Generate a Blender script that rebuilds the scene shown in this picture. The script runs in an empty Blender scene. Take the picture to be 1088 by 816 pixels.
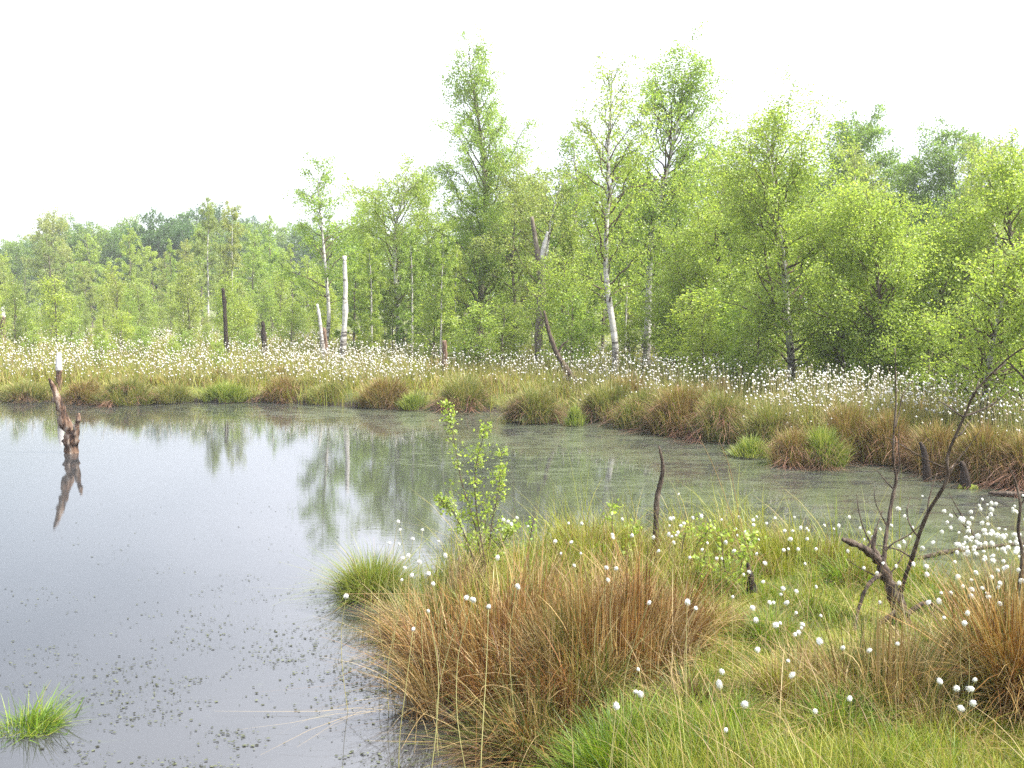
import bpy, math
import numpy as np
from mathutils import Vector

R = math.radians
rng = np.random.default_rng(7)
sc = bpy.context.scene
col = sc.collection

# ------------------------------------------------------------------ camera
CAM_H = 2.0
PITCH = R(4.31)
F = 1167.0                      # focal length in photo pixels (1088 wide)
cd = bpy.data.cameras.new("camera")
cam = bpy.data.objects.new("camera", cd)
col.objects.link(cam)
cam.location = (0, 0, CAM_H)
cam.rotation_euler = (math.pi / 2 - PITCH, 0, 0)
cd.sensor_width = 36.0
cd.lens = 36.0 * F / 1088.0
cd.clip_start = 0.05
cd.clip_end = 4000
sc.camera = cam

# ------------------------------------------------------------------ sky, sun, exposure
SUN_EL, SUN_AZ = R(54), R(104)    # azimuth clockwise from +Y (the view direction)
w = bpy.data.worlds.new("World")
sc.world = w
w.use_nodes = True
nt = w.node_tree
for n in list(nt.nodes):
    nt.nodes.remove(n)
N = nt.nodes.new
L = nt.links.new
out = N("ShaderNodeOutputWorld")
bg = N("ShaderNodeBackground")
bg.inputs[1].default_value = 0.075
sky = N("ShaderNodeTexSky")
sky.sky_type = 'NISHITA'
sky.sun_disc = False
sky.sun_elevation = SUN_EL
sky.sun_rotation = SUN_AZ
sky.air_density = 1.2
sky.dust_density = 2.5
tc = N("ShaderNodeTexCoord")
mp = N("ShaderNodeMapping")
mp.inputs['Scale'].default_value = (1.0, 1.0, 3.2)
L(tc.outputs['Generated'], mp.inputs['Vector'])
nz = N("ShaderNodeTexNoise")
nz.inputs['Scale'].default_value = 2.1
nz.inputs['Detail'].default_value = 6
nz.inputs['Roughness'].default_value = 0.55
L(mp.outputs[0], nz.inputs['Vector'])
cr = N("ShaderNodeMapRange")
cr.inputs['From Min'].default_value = 0.32
cr.inputs['From Max'].default_value = 0.66
cr.inputs['To Min'].default_value = 0.55
cr.inputs['To Max'].default_value = 1.0
L(nz.outputs['Fac'], cr.inputs['Value'])
sp0 = N("ShaderNodeSeparateXYZ")
L(tc.outputs['Generated'], sp0.inputs[0])
mx = N("ShaderNodeMix")
mx.data_type = 'RGBA'
el0 = N("ShaderNodeMapRange")
el0.inputs['From Min'].default_value = 0.10
el0.inputs['From Max'].default_value = 0.46
L(sp0.outputs['Z'], el0.inputs['Value'])
cc = N("ShaderNodeMix")
cc.data_type = 'RGBA'
cc.inputs['A'].default_value = (6.9, 7.25, 8.2, 1)
cc.inputs['B'].default_value = (21.0, 21.7, 24.0, 1)
L(el0.outputs[0], cc.inputs['Factor'])
L(cc.outputs['Result'], mx.inputs['B'])
lf = N("ShaderNodeMapRange")          # the veil thins towards the left, away from the sun
lf.inputs['From Min'].default_value = -0.55
lf.inputs['From Max'].default_value = -0.12
lf.inputs['To Min'].default_value = 0.22
lf.inputs['To Max'].default_value = 1.0
L(sp0.outputs['X'], lf.inputs['Value'])
fm = N("ShaderNodeMath")
fm.operation = 'MULTIPLY'
L(cr.outputs[0], fm.inputs[0])
L(lf.outputs[0], fm.inputs[1])
L(fm.outputs[0], mx.inputs['Factor'])
L(sky.outputs[0], mx.inputs['A'])
L(mx.outputs['Result'], bg.inputs[0])
L(bg.outputs[0], out.inputs[0])

sl = bpy.data.lights.new("sun", 'SUN')
sl.energy = 5.0
sl.angle = R(2.0)
sl.color = (1.0, 0.96, 0.88)
sun = bpy.data.objects.new("sun", sl)
col.objects.link(sun)
sdir = Vector((math.sin(SUN_AZ) * math.cos(SUN_EL), math.cos(SUN_AZ) * math.cos(SUN_EL), math.sin(SUN_EL)))
sun.rotation_euler = sdir.to_track_quat('Z', 'Y').to_euler()

sc.view_settings.view_transform = 'Standard'
sc.view_settings.look = 'None'
sc.view_settings.exposure = 1.5
sc.view_settings.gamma = 1.0
sc.view_settings.use_curve_mapping = False
sc.render.engine = 'CYCLES'
sc.cycles.max_bounces = 7
sc.cycles.transmission_bounces = 5
sc.cycles.volume_bounces = 0
sc.cycles.use_denoising = False

# ------------------------------------------------------------------ picture -> place helpers
SP, CP = math.sin(PITCH), math.cos(PITCH)


def ray(px, py):
    u = (px - 544.0) / F
    v = -(py - 408.0) / F
    return u, CP + v * SP, -SP + v * CP


def at(px, py, z=0.0):
    a, b, c = ray(px, py)
    s = (z - CAM_H) / c
    return np.array((a * s, b * s, z))


def pt(px, py, Y):
    a, b, c = ray(px, py)
    s = Y / b
    return np.array((a * s, Y, CAM_H + c * s))


def xat(px, Y):
    return (px - 544.0) / F * Y


# ------------------------------------------------------------------ mesh helpers
def mk_mesh(name, V, Q, smooth=False):
    V = np.ascontiguousarray(V, dtype=np.float32)
    Q = np.ascontiguousarray(Q, dtype=np.int32)
    k = Q.shape[1]
    me = bpy.data.meshes.new(name)
    me.vertices.add(len(V))
    me.vertices.foreach_set("co", V.ravel())
    me.loops.add(Q.size)
    me.loops.foreach_set("vertex_index", Q.ravel())
    me.polygons.add(len(Q))
    me.polygons.foreach_set("loop_start", np.arange(0, Q.size, k, dtype=np.int32))
    me.polygons.foreach_set("loop_total", np.full(len(Q), k, dtype=np.int32))
    if smooth:
        me.polygons.foreach_set("use_smooth", np.ones(len(Q), dtype=bool))
    me.update(calc_edges=True)
    return me


def link(name, me, mat=None, parent=None, loc=None):
    o = bpy.data.objects.new(name, me)
    col.objects.link(o)
    if mat is not None and not me.materials:
        me.materials.append(mat)
    if parent is not None:
        o.parent = parent
    if loc is not None:
        o.location = loc
    return o


def thing(name, label, cat, loc=(0, 0, 0), rz=0.0, group=None, color=None):
    o = bpy.data.objects.new(name, None)
    col.objects.link(o)
    o.location = [float(c) for c in loc]
    o.rotation_euler = (0, 0, rz)
    o.empty_display_size = 0.1
    tag(o, label, cat, group)
    return o


def tag(o, label, cat, group=None):
    o["label"] = label
    o["category"] = cat
    if group:
        o["group"] = group


def structure(o, kind="structure"):
    o["kind"] = kind
    return o


def copy_tree(root, loc, rz, sz, label, group=None, color=None, sxy=None):
    r = root.copy()
    col.objects.link(r)
    r.location = [float(c) for c in loc]
    r.rotation_euler = (0, 0, rz)
    s = sxy if sxy is not None else sz
    r.scale = (s, s, sz)
    r["label"] = label
    if "group" in r.keys():
        del r["group"]
    if group:
        r["group"] = group
    for ch in root.children:
        c = ch.copy()
        col.objects.link(c)
        c.parent = r
        if color is not None:
            c.color = color
    return r


def cat_meshes(parts):
    Vs, Qs, n = [], [], 0
    for V, Q in parts:
        Vs.append(V)
        Qs.append(Q + n)
        n += len(V)
    return np.concatenate(Vs), np.concatenate(Qs)


def tubes(P, Rr, sides=5):
    """P (B,K,3) polylines, Rr (B,K) radii -> one vertex/quad set."""
    B, K, _ = P.shape
    T = np.gradient(P, axis=1)
    T /= np.linalg.norm(T, axis=2, keepdims=True) + 1e-9
    m = T.mean(axis=1)
    ref = np.where(np.abs(m[:, 2:3]) > 0.7, np.array([[1.0, 0, 0]]), np.array([[0, 0, 1.0]]))[:, None, :]
    A = np.cross(T, ref)
    A /= np.linalg.norm(A, axis=2, keepdims=True) + 1e-9
    C = np.cross(T, A)
    ang = np.arange(sides) * 2 * math.pi / sides
    ring = (A[:, :, None, :] * np.cos(ang)[None, None, :, None] + C[:, :, None, :] * np.sin(ang)[None, None, :, None])
    V = P[:, :, None, :] + ring * Rr[:, :, None, None]
    V = V.reshape(-1, 3)
    b = np.arange(B)[:, None, None] * K * sides
    k = np.arange(K - 1)[None, :, None] * sides
    s = np.arange(sides)[None, None, :]
    s2 = (s + 1) % sides
    q = np.stack([b + k + s, b + k + s2, b + k + sides + s2, b + k + sides + s], axis=-1).reshape(-1, 4)
    return V, q


def tube(points, radii, sides=7, res=4, wob=0.0, g=None):
    """One smooth limb through the points, with end caps."""
    P = np.asarray(points, float)
    rr = np.asarray(radii, float)
    n = len(P)
    ts = np.linspace(0, n - 1, (n - 1) * res + 1)
    i = np.clip(ts.astype(int), 0, n - 2)
    f = (ts - i)[:, None]
    p0 = P[np.clip(i - 1, 0, n - 1)]
    p1, p2 = P[i], P[i + 1]
    p3 = P[np.clip(i + 2, 0, n - 1)]
    C = 0.5 * ((2 * p1) + (p2 - p0) * f + (2 * p0 - 5 * p1 + 4 * p2 - p3) * f ** 2 + (3 * p1 - p0 - 3 * p2 + p3) * f ** 3)
    rad = rr[i] * (1 - f[:, 0]) + rr[i + 1] * f[:, 0]
    g = g or rng
    if wob:
        rad = rad * (1 + g.normal(0, wob, len(rad)))
        C = C + g.normal(0, wob, C.shape) * rad[:, None] * 0.6
    V, Q = tubes(C[None], rad[None], sides)
    if wob:
        V = V + g.normal(0, wob * 0.5, V.shape) * np.repeat(rad, sides)[:, None]
    c0, c1 = V[:sides].mean(0), V[-sides:].mean(0)
    nV = len(V)
    V = np.concatenate([V, [c0, c1]])
    s = np.arange(sides)
    s2 = (s + 1) % sides
    e = nV - sides
    cap0 = np.stack([s2, s, np.full(sides, nV), np.full(sides, nV)], 1)
    cap1 = np.stack([e + s, e + s2, np.full(sides, nV + 1), np.full(sides, nV + 1)], 1)
    # degenerate quads avoided: fan as quads over pairs of sides
    def fan(first, c, flip):
        out = []
        for k in range(0, sides - 1, 2):
            a, b, d = first + k, first + (k + 1) % sides, first + (k + 2) % sides
            out.append((a, b, d, c) if not flip else (d, b, a, c))
        if sides % 2:
            pass
        return out
    caps = fan(0, nV, True) + fan(e, nV + 1, False)
    return V, np.concatenate([Q, np.array(caps, int)])


def blades(base, h, az, lean, wd, droop, seg=4, twist=None, g=None, p=1.7):
    g = g or rng
    n = len(base)
    t = np.linspace(0, 1, seg + 1)[None, :]
    h, az, lean, wd, droop = [np.broadcast_to(np.asarray(a, float), (n,))[:, None] for a in (h, az, lean, wd, droop)]
    r = h * lean * t ** p
    z = h * (t * np.sqrt(np.maximum(1 - (lean * 0.75) ** 2, 0.15)) - droop * t ** 2.6)
    c = np.stack([r * np.cos(az), r * np.sin(az), z], axis=2) + base[:, None, :]
    tw = az + math.pi / 2 + g.normal(0, 0.7, (n, 1))
    wt = wd * (1 - 0.85 * t ** 2)
    side = np.stack([np.cos(tw) * wt, np.sin(tw) * wt, np.zeros_like(wt)], axis=2) * 0.5
    V = np.stack([c - side, c + side], axis=2).reshape(-1, 3)
    m = 2 * (seg + 1)
    b = np.arange(n)[:, None] * m
    k = np.arange(seg)[None, :] * 2
    Q = np.stack([b + k, b + k + 1, b + k + 3, b + k + 2], axis=2).reshape(-1, 4)
    return V, Q


def leaves(c, size, g=None, hang=0.35, asp=0.72):
    """Folded-flat little diamonds, one quad per leaf."""
    g = g or rng
    n = len(c)
    a = g.normal(0, 1, (n, 3))
    a[:, 2] -= hang
    a /= np.linalg.norm(a, axis=1, keepdims=True)
    b = np.cross(a, g.normal(0, 1, (n, 3)))
    b /= np.linalg.norm(b, axis=1, keepdims=True) + 1e-9
    s = size * g.uniform(0.65, 1.25, (n, 1))
    V = np.stack([c - a * s * 0.5, c + b * s * asp * 0.5 - a * s * 0.08, c + a * s * 0.55, c - b * s * asp * 0.5 - a * s * 0.08], 1).reshape(-1, 3)
    return V, np.arange(n * 4).reshape(n, 4)


# ------------------------------------------------------------------ materials
def new_mat(name):
    m = bpy.data.materials.new(name)
    m.use_nodes = True
    t = m.node_tree
    for n in list(t.nodes):
        t.nodes.remove(n)
    return m, t, t.nodes.new, t.links.new


def ramp(t, stops):
    r = t.nodes.new("ShaderNodeValToRGB")
    e = r.color_ramp.elements
    while len(e) < len(stops):
        e.new(0.5)
    for i, (p, c) in enumerate(stops):
        e[i].position = p
        e[i].color = (c[0], c[1], c[2], 1)
    return r


def blade_mat(name, stops, trans=0.35, use_tint=False, rough=0.5, gloss=0.02, tmul=1.25):
    """Thin plant tissue: reflects and lets light through; the colour differs from blade to blade."""
    m, t, N, L = new_mat(name)
    geo = N("ShaderNodeNewGeometry")
    rp = ramp(t, stops)
    L(geo.outputs['Random Per Island'], rp.inputs[0])
    c = rp.outputs[0]
    if use_tint:
        oi = N("ShaderNodeObjectInfo")
        mu = N("ShaderNodeMix")
        mu.data_type = 'RGBA'
        mu.blend_type = 'MULTIPLY'
        mu.inputs['Factor'].default_value = 1.0
        L(c, mu.inputs['A'])
        L(oi.outputs['Color'], mu.inputs['B'])
        c = mu.outputs['Result']
    d = N("ShaderNodeBsdfDiffuse")
    L(c, d.inputs[0])
    tr = N("ShaderNodeBsdfTranslucent")
    mm = N("ShaderNodeMix")
    mm.data_type = 'RGBA'
    mm.blend_type = 'MULTIPLY'
    mm.inputs['Factor'].default_value = 1.0
    mm.inputs['B'].default_value = (tmul, tmul * 1.02, tmul * 0.7, 1)
    L(c, mm.inputs['A'])
    L(mm.outputs['Result'], tr.inputs[0])
    ms = N("ShaderNodeMixShader")
    ms.inputs[0].default_value = trans
    L(d.outputs[0], ms.inputs[1])
    L(tr.outputs[0], ms.inputs[2])
    gl = N("ShaderNodeBsdfGlossy")
    gl.inputs['Roughness'].default_value = rough
    gl.inputs[0].default_value = (0.9, 0.9, 0.9, 1)
    m2 = N("ShaderNodeMixShader")
    m2.inputs[0].default_value = gloss
    L(ms.outputs[0], m2.inputs[1])
    L(gl.outputs[0], m2.inputs[2])
    o = N("ShaderNodeOutputMaterial")
    L(m2.outputs[0], o.inputs[0])
    return m


def rough_mat(name, stops, scale=6.0, stretch=(1, 1, 1), rough=0.9, bump=0.4, detail=8, extra=None):
    m, t, N, L = new_mat(name)
    tcd = N("ShaderNodeTexCoord")
    mp = N("ShaderNodeMapping")
    mp.inputs['Scale'].default_value = stretch
    L(tcd.outputs['Object'], mp.inputs[0])
    nz = N("ShaderNodeTexNoise")
    nz.inputs['Scale'].default_value = scale
    nz.inputs['Detail'].default_value = detail
    nz.inputs['Roughness'].default_value = 0.65
    L(mp.outputs[0], nz.inputs['Vector'])
    rp = ramp(t, stops)
    L(nz.outputs['Fac'], rp.inputs[0])
    p = N("ShaderNodeBsdfPrincipled")
    p.inputs['Roughness'].default_value = rough
    p.inputs['Specular IOR Level'].default_value = 0.25
    L(rp.outputs[0], p.inputs['Base Color'])
    bp = N("ShaderNodeBump")
    bp.inputs['Strength'].default_value = bump
    bp.inputs['Distance'].default_value = 0.05
    L(nz.outputs['Fac'], bp.inputs['Height'])
    L(bp.outputs[0], p.inputs['Normal'])
    o = N("ShaderNodeOutputMaterial")
    L(p.outputs[0], o.inputs[0])
    return m


M = {}
# leaves: neutral-bright ramp multiplied by each tree's own tint (object colour)
M['leaf'] = blade_mat("birch_leaf", [(0.0, (0.72, 0.80, 0.60)), (0.35, (0.95, 0.97, 0.9)), (0.75, (1.05, 1.05, 1.0)), (1.0, (1.35, 1.22, 1.25))],
                      trans=0.55, use_tint=True, gloss=0.025, tmul=1.45, rough=0.45)
M['grass_olive'] = blade_mat("olive_sedge", [(0, (0.065, 0.085, 0.010)), (0.4, (0.17, 0.195, 0.018)), (0.75, (0.26, 0.27, 0.030)), (1, (0.31, 0.25, 0.07))], trans=0.35)
M['grass_fresh'] = blade_mat("fresh_grass", [(0, (0.04, 0.085, 0.008)), (0.5, (0.11, 0.19, 0.012)), (0.85, (0.18, 0.235, 0.018)), (1, (0.26, 0.24, 0.05))], trans=0.4)
M['grass_dry'] = blade_mat("dry_straw", [(0, (0.10, 0.055, 0.02)), (0.4, (0.19, 0.12, 0.045)), (0.8, (0.28, 0.195, 0.085)), (1, (0.40, 0.31, 0.16))], trans=0.2)
M['rush_brown'] = blade_mat("brown_rush", [(0, (0.05, 0.022, 0.008)), (0.3, (0.16, 0.068, 0.018)), (0.6, (0.25, 0.125, 0.034)), (0.8, (0.33, 0.21, 0.07)), (0.9, (0.40, 0.29, 0.13)), (1, (0.09, 0.11, 0.015))], trans=0.2, gloss=0.025)
M['rush_mixed'] = blade_mat("mixed_rush", [(0, (0.035, 0.06, 0.01)), (0.4, (0.10, 0.125, 0.02)), (0.65, (0.21, 0.15, 0.045)), (1, (0.40, 0.30, 0.14))], trans=0.25, gloss=0.025)
M['tus_green'] = blade_mat("tussock_green", [(0, (0.09, 0.12, 0.025)), (0.5, (0.17, 0.19, 0.045)), (0.8, (0.25, 0.22, 0.07)), (1, (0.33, 0.25, 0.11))], trans=0.3)
M['tus_lush'] = blade_mat("tussock_lush", [(0, (0.08, 0.13, 0.02)), (0.5, (0.17, 0.22, 0.035)), (1, (0.30, 0.30, 0.08))], trans=0.35)
M['tus_brown'] = blade_mat("tussock_brown", [(0, (0.10, 0.075, 0.02)), (0.35, (0.21, 0.135, 0.05)), (0.6, (0.29, 0.19, 0.085)), (0.8, (0.16, 0.17, 0.03)), (1, (0.24, 0.23, 0.05))], trans=0.25)
M['skirt'] = blade_mat("dead_skirt_brown", [(0, (0.045, 0.026, 0.014)), (0.5, (0.11, 0.064, 0.035)), (1, (0.22, 0.135, 0.075))], trans=0.15)
M['skirt_red'] = blade_mat("dead_skirt_red", [(0, (0.12, 0.055, 0.035)), (0.5, (0.23, 0.12, 0.08)), (1, (0.32, 0.19, 0.13))], trans=0.15)
M['stem'] = blade_mat("cotton_stem", [(0, (0.14, 0.17, 0.05)), (0.5, (0.25, 0.24, 0.09)), (1, (0.35, 0.28, 0.14))], trans=0.1)
M['cotton'] = blade_mat("cotton_white", [(0, (0.56, 0.54, 0.51)), (0.4, (0.66, 0.65, 0.63)), (1, (0.74, 0.74, 0.73))], trans=0.3, gloss=0.0, tmul=1.0)
M['cotton_far'] = blade_mat("cotton_weathered", [(0, (0.46, 0.41, 0.37)), (0.45, (0.62, 0.60, 0.57)), (1, (0.76, 0.75, 0.74))], trans=0.3, gloss=0.0, tmul=1.0)
M['twig'] = rough_mat("twig_bark", [(0.3, (0.05, 0.035, 0.025)), (0.7, (0.12, 0.085, 0.06))], scale=14, bump=0.3)
M['limb_dead'] = rough_mat("dead_limb", [(0.35, (0.022, 0.016, 0.012)), (0.5, (0.075, 0.053, 0.038)), (0.62, (0.13, 0.10, 0.075)), (0.75, (0.24, 0.21, 0.17))], scale=34, stretch=(1, 1, 0.3), bump=0.9)
M['dark_wood'] = rough_mat("dark_rotten_wood", [(0.35, (0.012, 0.009, 0.007)), (0.6, (0.035, 0.024, 0.017)), (0.8, (0.09, 0.06, 0.04))], scale=22, stretch=(1, 1, 0.3), bump=0.7)
M['snag'] = rough_mat("weathered_snag", [(0.40, (0.022, 0.014, 0.010)), (0.49, (0.11, 0.062, 0.038)), (0.57, (0.20, 0.14, 0.10)), (0.72, (0.36, 0.32, 0.28))], scale=16, stretch=(1, 1, 0.22), bump=0.8)
M['lime'] = rough_mat("bird_lime", [(0.35, (0.30, 0.27, 0.24)), (0.48, (0.46, 0.44, 0.42)), (0.7, (0.60, 0.59, 0.58))], scale=26, bump=0.2)
M['moss'] = rough_mat("moss", [(0.3, (0.07, 0.11, 0.015)), (0.7, (0.22, 0.24, 0.03))], scale=18, bump=0.8)


def birch_bark():
    m, t, N, L = new_mat("birch_bark")
    tcd = N("ShaderNodeTexCoord")
    mp = N("ShaderNodeMapping")
    mp.inputs['Scale'].default_value = (3, 3, 9)
    L(tcd.outputs['Object'], mp.inputs[0])
    nz = N("ShaderNodeTexNoise")
    nz.inputs['Scale'].default_value = 1.6
    nz.inputs['Detail'].default_value = 5
    nz.inputs['Roughness'].default_value = 0.7
    L(mp.outputs[0], nz.inputs['Vector'])
    sx = N("ShaderNodeSeparateXYZ")
    L(tcd.outputs['Object'], sx.inputs[0])
    mr = N("ShaderNodeMapRange")          # rough dark bark at the foot, papery white above
    mr.inputs['From Min'].default_value = 0.0
    mr.inputs['From Max'].default_value = 1.3
    mr.inputs['To Min'].default_value = -0.16
    mr.inputs['To Max'].default_value = 0.04
    L(sx.outputs['Z'], mr.inputs['Value'])
    ad = N("ShaderNodeMath")
    ad.operation = 'ADD'
    L(nz.outputs['Fac'], ad.inputs[0])
    L(mr.outputs[0], ad.inputs[1])
    rp = ramp(t, [(0.36, (0.035, 0.028, 0.024)), (0.44, (0.16, 0.14, 0.12)), (0.5, (0.36, 0.34, 0.31)), (0.7, (0.52, 0.50, 0.47))])
    L(ad.outputs[0], rp.inputs[0])
    p = N("ShaderNodeBsdfPrincipled")
    p.inputs['Roughness'].default_value = 0.7
    L(rp.outputs[0], p.inputs['Base Color'])
    o = N("ShaderNodeOutputMaterial")
    L(p.outputs[0], o.inputs[0])
    return m


M['birch'] = birch_bark()
M['bark'] = rough_mat("grey_brown_bark", [(0.3, (0.06, 0.048, 0.036)), (0.55, (0.13, 0.105, 0.08)), (0.75, (0.26, 0.23, 0.19))], scale=9, stretch=(1, 1, 0.5), bump=0.4)


# ------------------------------------------------------------------ pond outline and ground
far_px = [(-60, 424), (40, 426), (100, 429), (160, 428), (230, 427), (300, 429), (370, 433), (430, 434), (500, 437), (545, 440),
          (580, 440), (610, 444), (640, 447), (690, 456), (740, 463), (790, 474), (830, 482), (880, 490), (930, 490), (975, 494), (1020, 503),
          (1060, 511), (1110, 518)]
near_px = [(1120, 650), (1060, 644), (1000, 632), (950, 622), (900, 610), (840, 598), (780, 588), (700, 584), (620, 590), (560, 596), (500, 606), (450, 616), (425, 634),
           (418, 664), (425, 700), (445, 735), (480, 762), (520, 785), (560, 806)]
pond = [np.array((-70.0, 24.5))] + [at(*p)[:2] for p in far_px] + [np.array((14.0, 11.0)), np.array((30.0, 11.5)), np.array((30.0, 7.4)), np.array((9.0, 7.2))]
pond += [at(*p)[:2] for p in near_px] + [np.array((0.05, 3.6)), np.array((-0.2, 2.0)), np.array((-0.4, -6)), np.array((-70.0, -6))]
POND = np.array(pond)


def pond_sd(x, y):
    """Signed distance to the pond's edge: negative inside the water."""
    x = np.asarray(x, float).ravel()
    y = np.asarray(y, float).ravel()
    best = np.full(x.shape, 1e9)
    inside = np.zeros(x.shape, bool)
    n = len(POND)
    for i in range(n):
        a, b = POND[i], POND[(i + 1) % n]
        d = b - a
        t = np.clip(((x - a[0]) * d[0] + (y - a[1]) * d[1]) / (d @ d + 1e-12), 0, 1)
        best = np.minimum(best, (x - a[0] - t * d[0]) ** 2 + (y - a[1] - t * d[1]) ** 2)
        cond = (a[1] > y) != (b[1] > y)
        xi = a[0] + (y - a[1]) / (d[1] if abs(d[1]) > 1e-12 else 1e-12) * d[0]
        inside ^= cond & (x < xi)
    s = np.sqrt(best)
    return np.where(inside, -s, s)


def hum(x, y):
    return (np.sin(1.7 * x + 0.6 * y + 1) * np.sin(1.3 * y - 0.5 * x) + 0.6 * np.sin(3.9 * x + 2) * np.sin(3.1 * y + x)) * 0.5


def ground_z(x, y):
    x = np.asarray(x, float)
    y = np.asarray(y, float)
    s = pond_sd(x, y).reshape(x.shape)
    up = np.clip((s + 0.05) / 0.7, 0, 1)
    up = up * up * (3 - 2 * up)
    z = -0.05 + up * 0.27 + np.clip(s, 0, 1) * 0.07 * hum(x, y)
    z = np.where(s < 0, -0.05 - np.clip(-s, 0, 1.2) * 0.3, z)
    return z


def grow_axis(lo, hi, step, lim, f=1.25):
    a = list(np.arange(lo, hi, step))
    s, v = step, lo
    left = []
    while v > -lim:
        s *= f
        v -= s
        left.append(v)
    s, v = step, a[-1]
    right = []
    while v < lim:
        s *= f
        v += s
        right.append(v)
    return np.clip(np.array(left[::-1] + a + right), -lim, lim)


xs = grow_axis(-26, 24, 0.22, 900)
ys = grow_axis(-4, 46, 0.22, 900)
GX, GY = np.meshgrid(xs, ys)
GZ = ground_z(GX, GY)
V = np.stack([GX.ravel(), GY.ravel(), GZ.ravel()], 1)
nx, ny = len(xs), len(ys)
i = np.arange(nx - 1)[None, :] + np.arange(ny - 1)[:, None] * nx
Q = np.stack([i, i + 1, i + nx + 1, i + nx], -1).reshape(-1, 4)
M['ground'] = rough_mat("boggy_ground", [(0.3, (0.03, 0.03, 0.012)), (0.45, (0.06, 0.075, 0.014)), (0.58, (0.12, 0.13, 0.018)), (0.72, (0.10, 0.075, 0.035))], scale=2.4, bump=0.6, detail=10)
t = M['ground'].node_tree
pb = [n for n in t.nodes if n.type == 'BSDF_PRINCIPLED'][0]
src = pb.inputs['Base Color'].links[0].from_socket
gp = t.nodes.new("ShaderNodeNewGeometry")
gx = t.nodes.new("ShaderNodeSeparateXYZ")
t.links.new(gp.outputs['Position'], gx.inputs[0])
gm = t.nodes.new("ShaderNodeMapRange")
gm.inputs['From Min'].default_value = 0.05
gm.inputs['From Max'].default_value = 0.17
t.links.new(gx.outputs['Z'], gm.inputs['Value'])
gk = t.nodes.new("ShaderNodeMix")
gk.data_type = 'RGBA'
gk.inputs['A'].default_value = (0.022, 0.016, 0.011, 1)       # wet peat at the waterline
t.links.new(gm.outputs[0], gk.inputs['Factor'])
t.links.new(src, gk.inputs['B'])
t.links.new(gk.outputs['Result'], pb.inputs['Base Color'])
structure(link("ground", mk_mesh("ground", V, Q, True), M['ground']))


# ------------------------------------------------------------------ water
def water_mat():
    m, t, N, L = new_mat("bog_water")
    tcd = N("ShaderNodeTexCoord")
    P = tcd.outputs['Object']
    sx = N("ShaderNodeSeparateXYZ")
    L(P, sx.inputs[0])

    def noise(scale, detail, rough, stretch=(1, 1, 1), loc=(0, 0, 0)):
        mp = N("ShaderNodeMapping")
        mp.inputs['Scale'].default_value = stretch
        mp.inputs['Location'].default_value = loc
        L(P, mp.inputs[0])
        z = N("ShaderNodeTexNoise")
        z.inputs['Scale'].default_value = scale
        z.inputs['Detail'].default_value = detail
        z.inputs['Roughness'].default_value = rough
        L(mp.outputs[0], z.inputs['Vector'])
        return z.outputs['Fac']

    def math_(op, a, b=None, clamp=False):
        k = N("ShaderNodeMath")
        k.operation = op
        k.use_clamp = clamp
        for i, v in enumerate((a, b)):
            if v is None:
                continue
            if isinstance(v, (int, float)):
                k.inputs[i].default_value = v
            else:
                L(v, k.inputs[i])
        return k.outputs[0]

    def rng_(v, a, b, c, d):
        k = N("ShaderNodeMapRange")
        k.inputs['From Min'].default_value = a
        k.inputs['From Max'].default_value = b
        k.inputs['To Min'].default_value = c
        k.inputs['To Max'].default_value = d
        L(v, k.inputs['Value'])
        return k.outputs[0]

    # how much algae mat: thick towards the sheltered right arm, thin on the open left
    side = rng_(math_('ADD', sx.outputs['X'], math_('MULTIPLY', sx.outputs['Y'], 0.10)), -3.2, 4.2, -0.26, 0.15)
    far = rng_(sx.outputs['Y'], 13.0, 20.0, 0.0, 0.27)
    big = rng_(noise(0.5, 3, 0.5, (1, 1.0, 1)), 0.3, 0.7, -0.10, 0.10)
    cov = math_('ADD', math_('ADD', side, far), big)
    fine = noise(4.2, 10, 0.78, (0.6, 1.4, 1))
    mat = rng_(math_('ADD', fine, cov), 0.50, 0.62, 0.0, 1.0)
    # dark drift lines left open in the mat
    wv = noise(0.9, 4, 0.6, (0.8, 1.7, 1), (3, 1, 0))
    crack = rng_(math_('ABSOLUTE', math_('SUBTRACT', wv, 0.5)), 0.006, 0.04, 0.12, 1.0)
    mat = math_('MULTIPLY', mat, crack)
    gr = noise(24, 4, 0.7)
    mat = math_('MULTIPLY', mat, rng_(gr, 0.32, 0.58, 0.22, 0.80))

    wbump = N("ShaderNodeBump")
    wbump.inputs['Strength'].default_value = 0.02
    wbump.inputs['Distance'].default_value = 0.02
    L(noise(7, 4, 0.6, (0.6, 1.6, 1)), wbump.inputs['Height'])
    wp = N("ShaderNodeBsdfPrincipled")
    wp.inputs['Base Color'].default_value = (0.030, 0.030, 0.030, 1)
    wp.inputs['Roughness'].default_value = 0.035
    wp.inputs['IOR'].default_value = 1.46
    L(wbump.outputs[0], wp.inputs['Normal'])

    rp = ramp(t, [(0.3, (0.03, 0.038, 0.016)), (0.5, (0.065, 0.075, 0.042)), (0.7, (0.115, 0.12, 0.09))])
    L(noise(2.6, 10, 0.8), rp.inputs[0])
    sp = N("ShaderNodeBsdfPrincipled")
    L(rp.outputs[0], sp.inputs['Base Color'])
    sp.inputs['Roughness'].default_value = 0.22
    sp.inputs['Specular IOR Level'].default_value = 0.35
    ms = N("ShaderNodeMixShader")
    L(mat, ms.inputs[0])
    L(wp.outputs[0], ms.inputs[1])
    L(sp.outputs[0], ms.inputs[2])
    o = N("ShaderNodeOutputMaterial")
    L(ms.outputs[0], o.inputs[0])
    return m


V = np.array([(-80, -8, 0), (34, -8, 0), (34, 27, 0), (-80, 27, 0)], float)
structure(link("pond_water", mk_mesh("pond_water", V, np.array([[0, 1, 2, 3]])), water_mat()))


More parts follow.
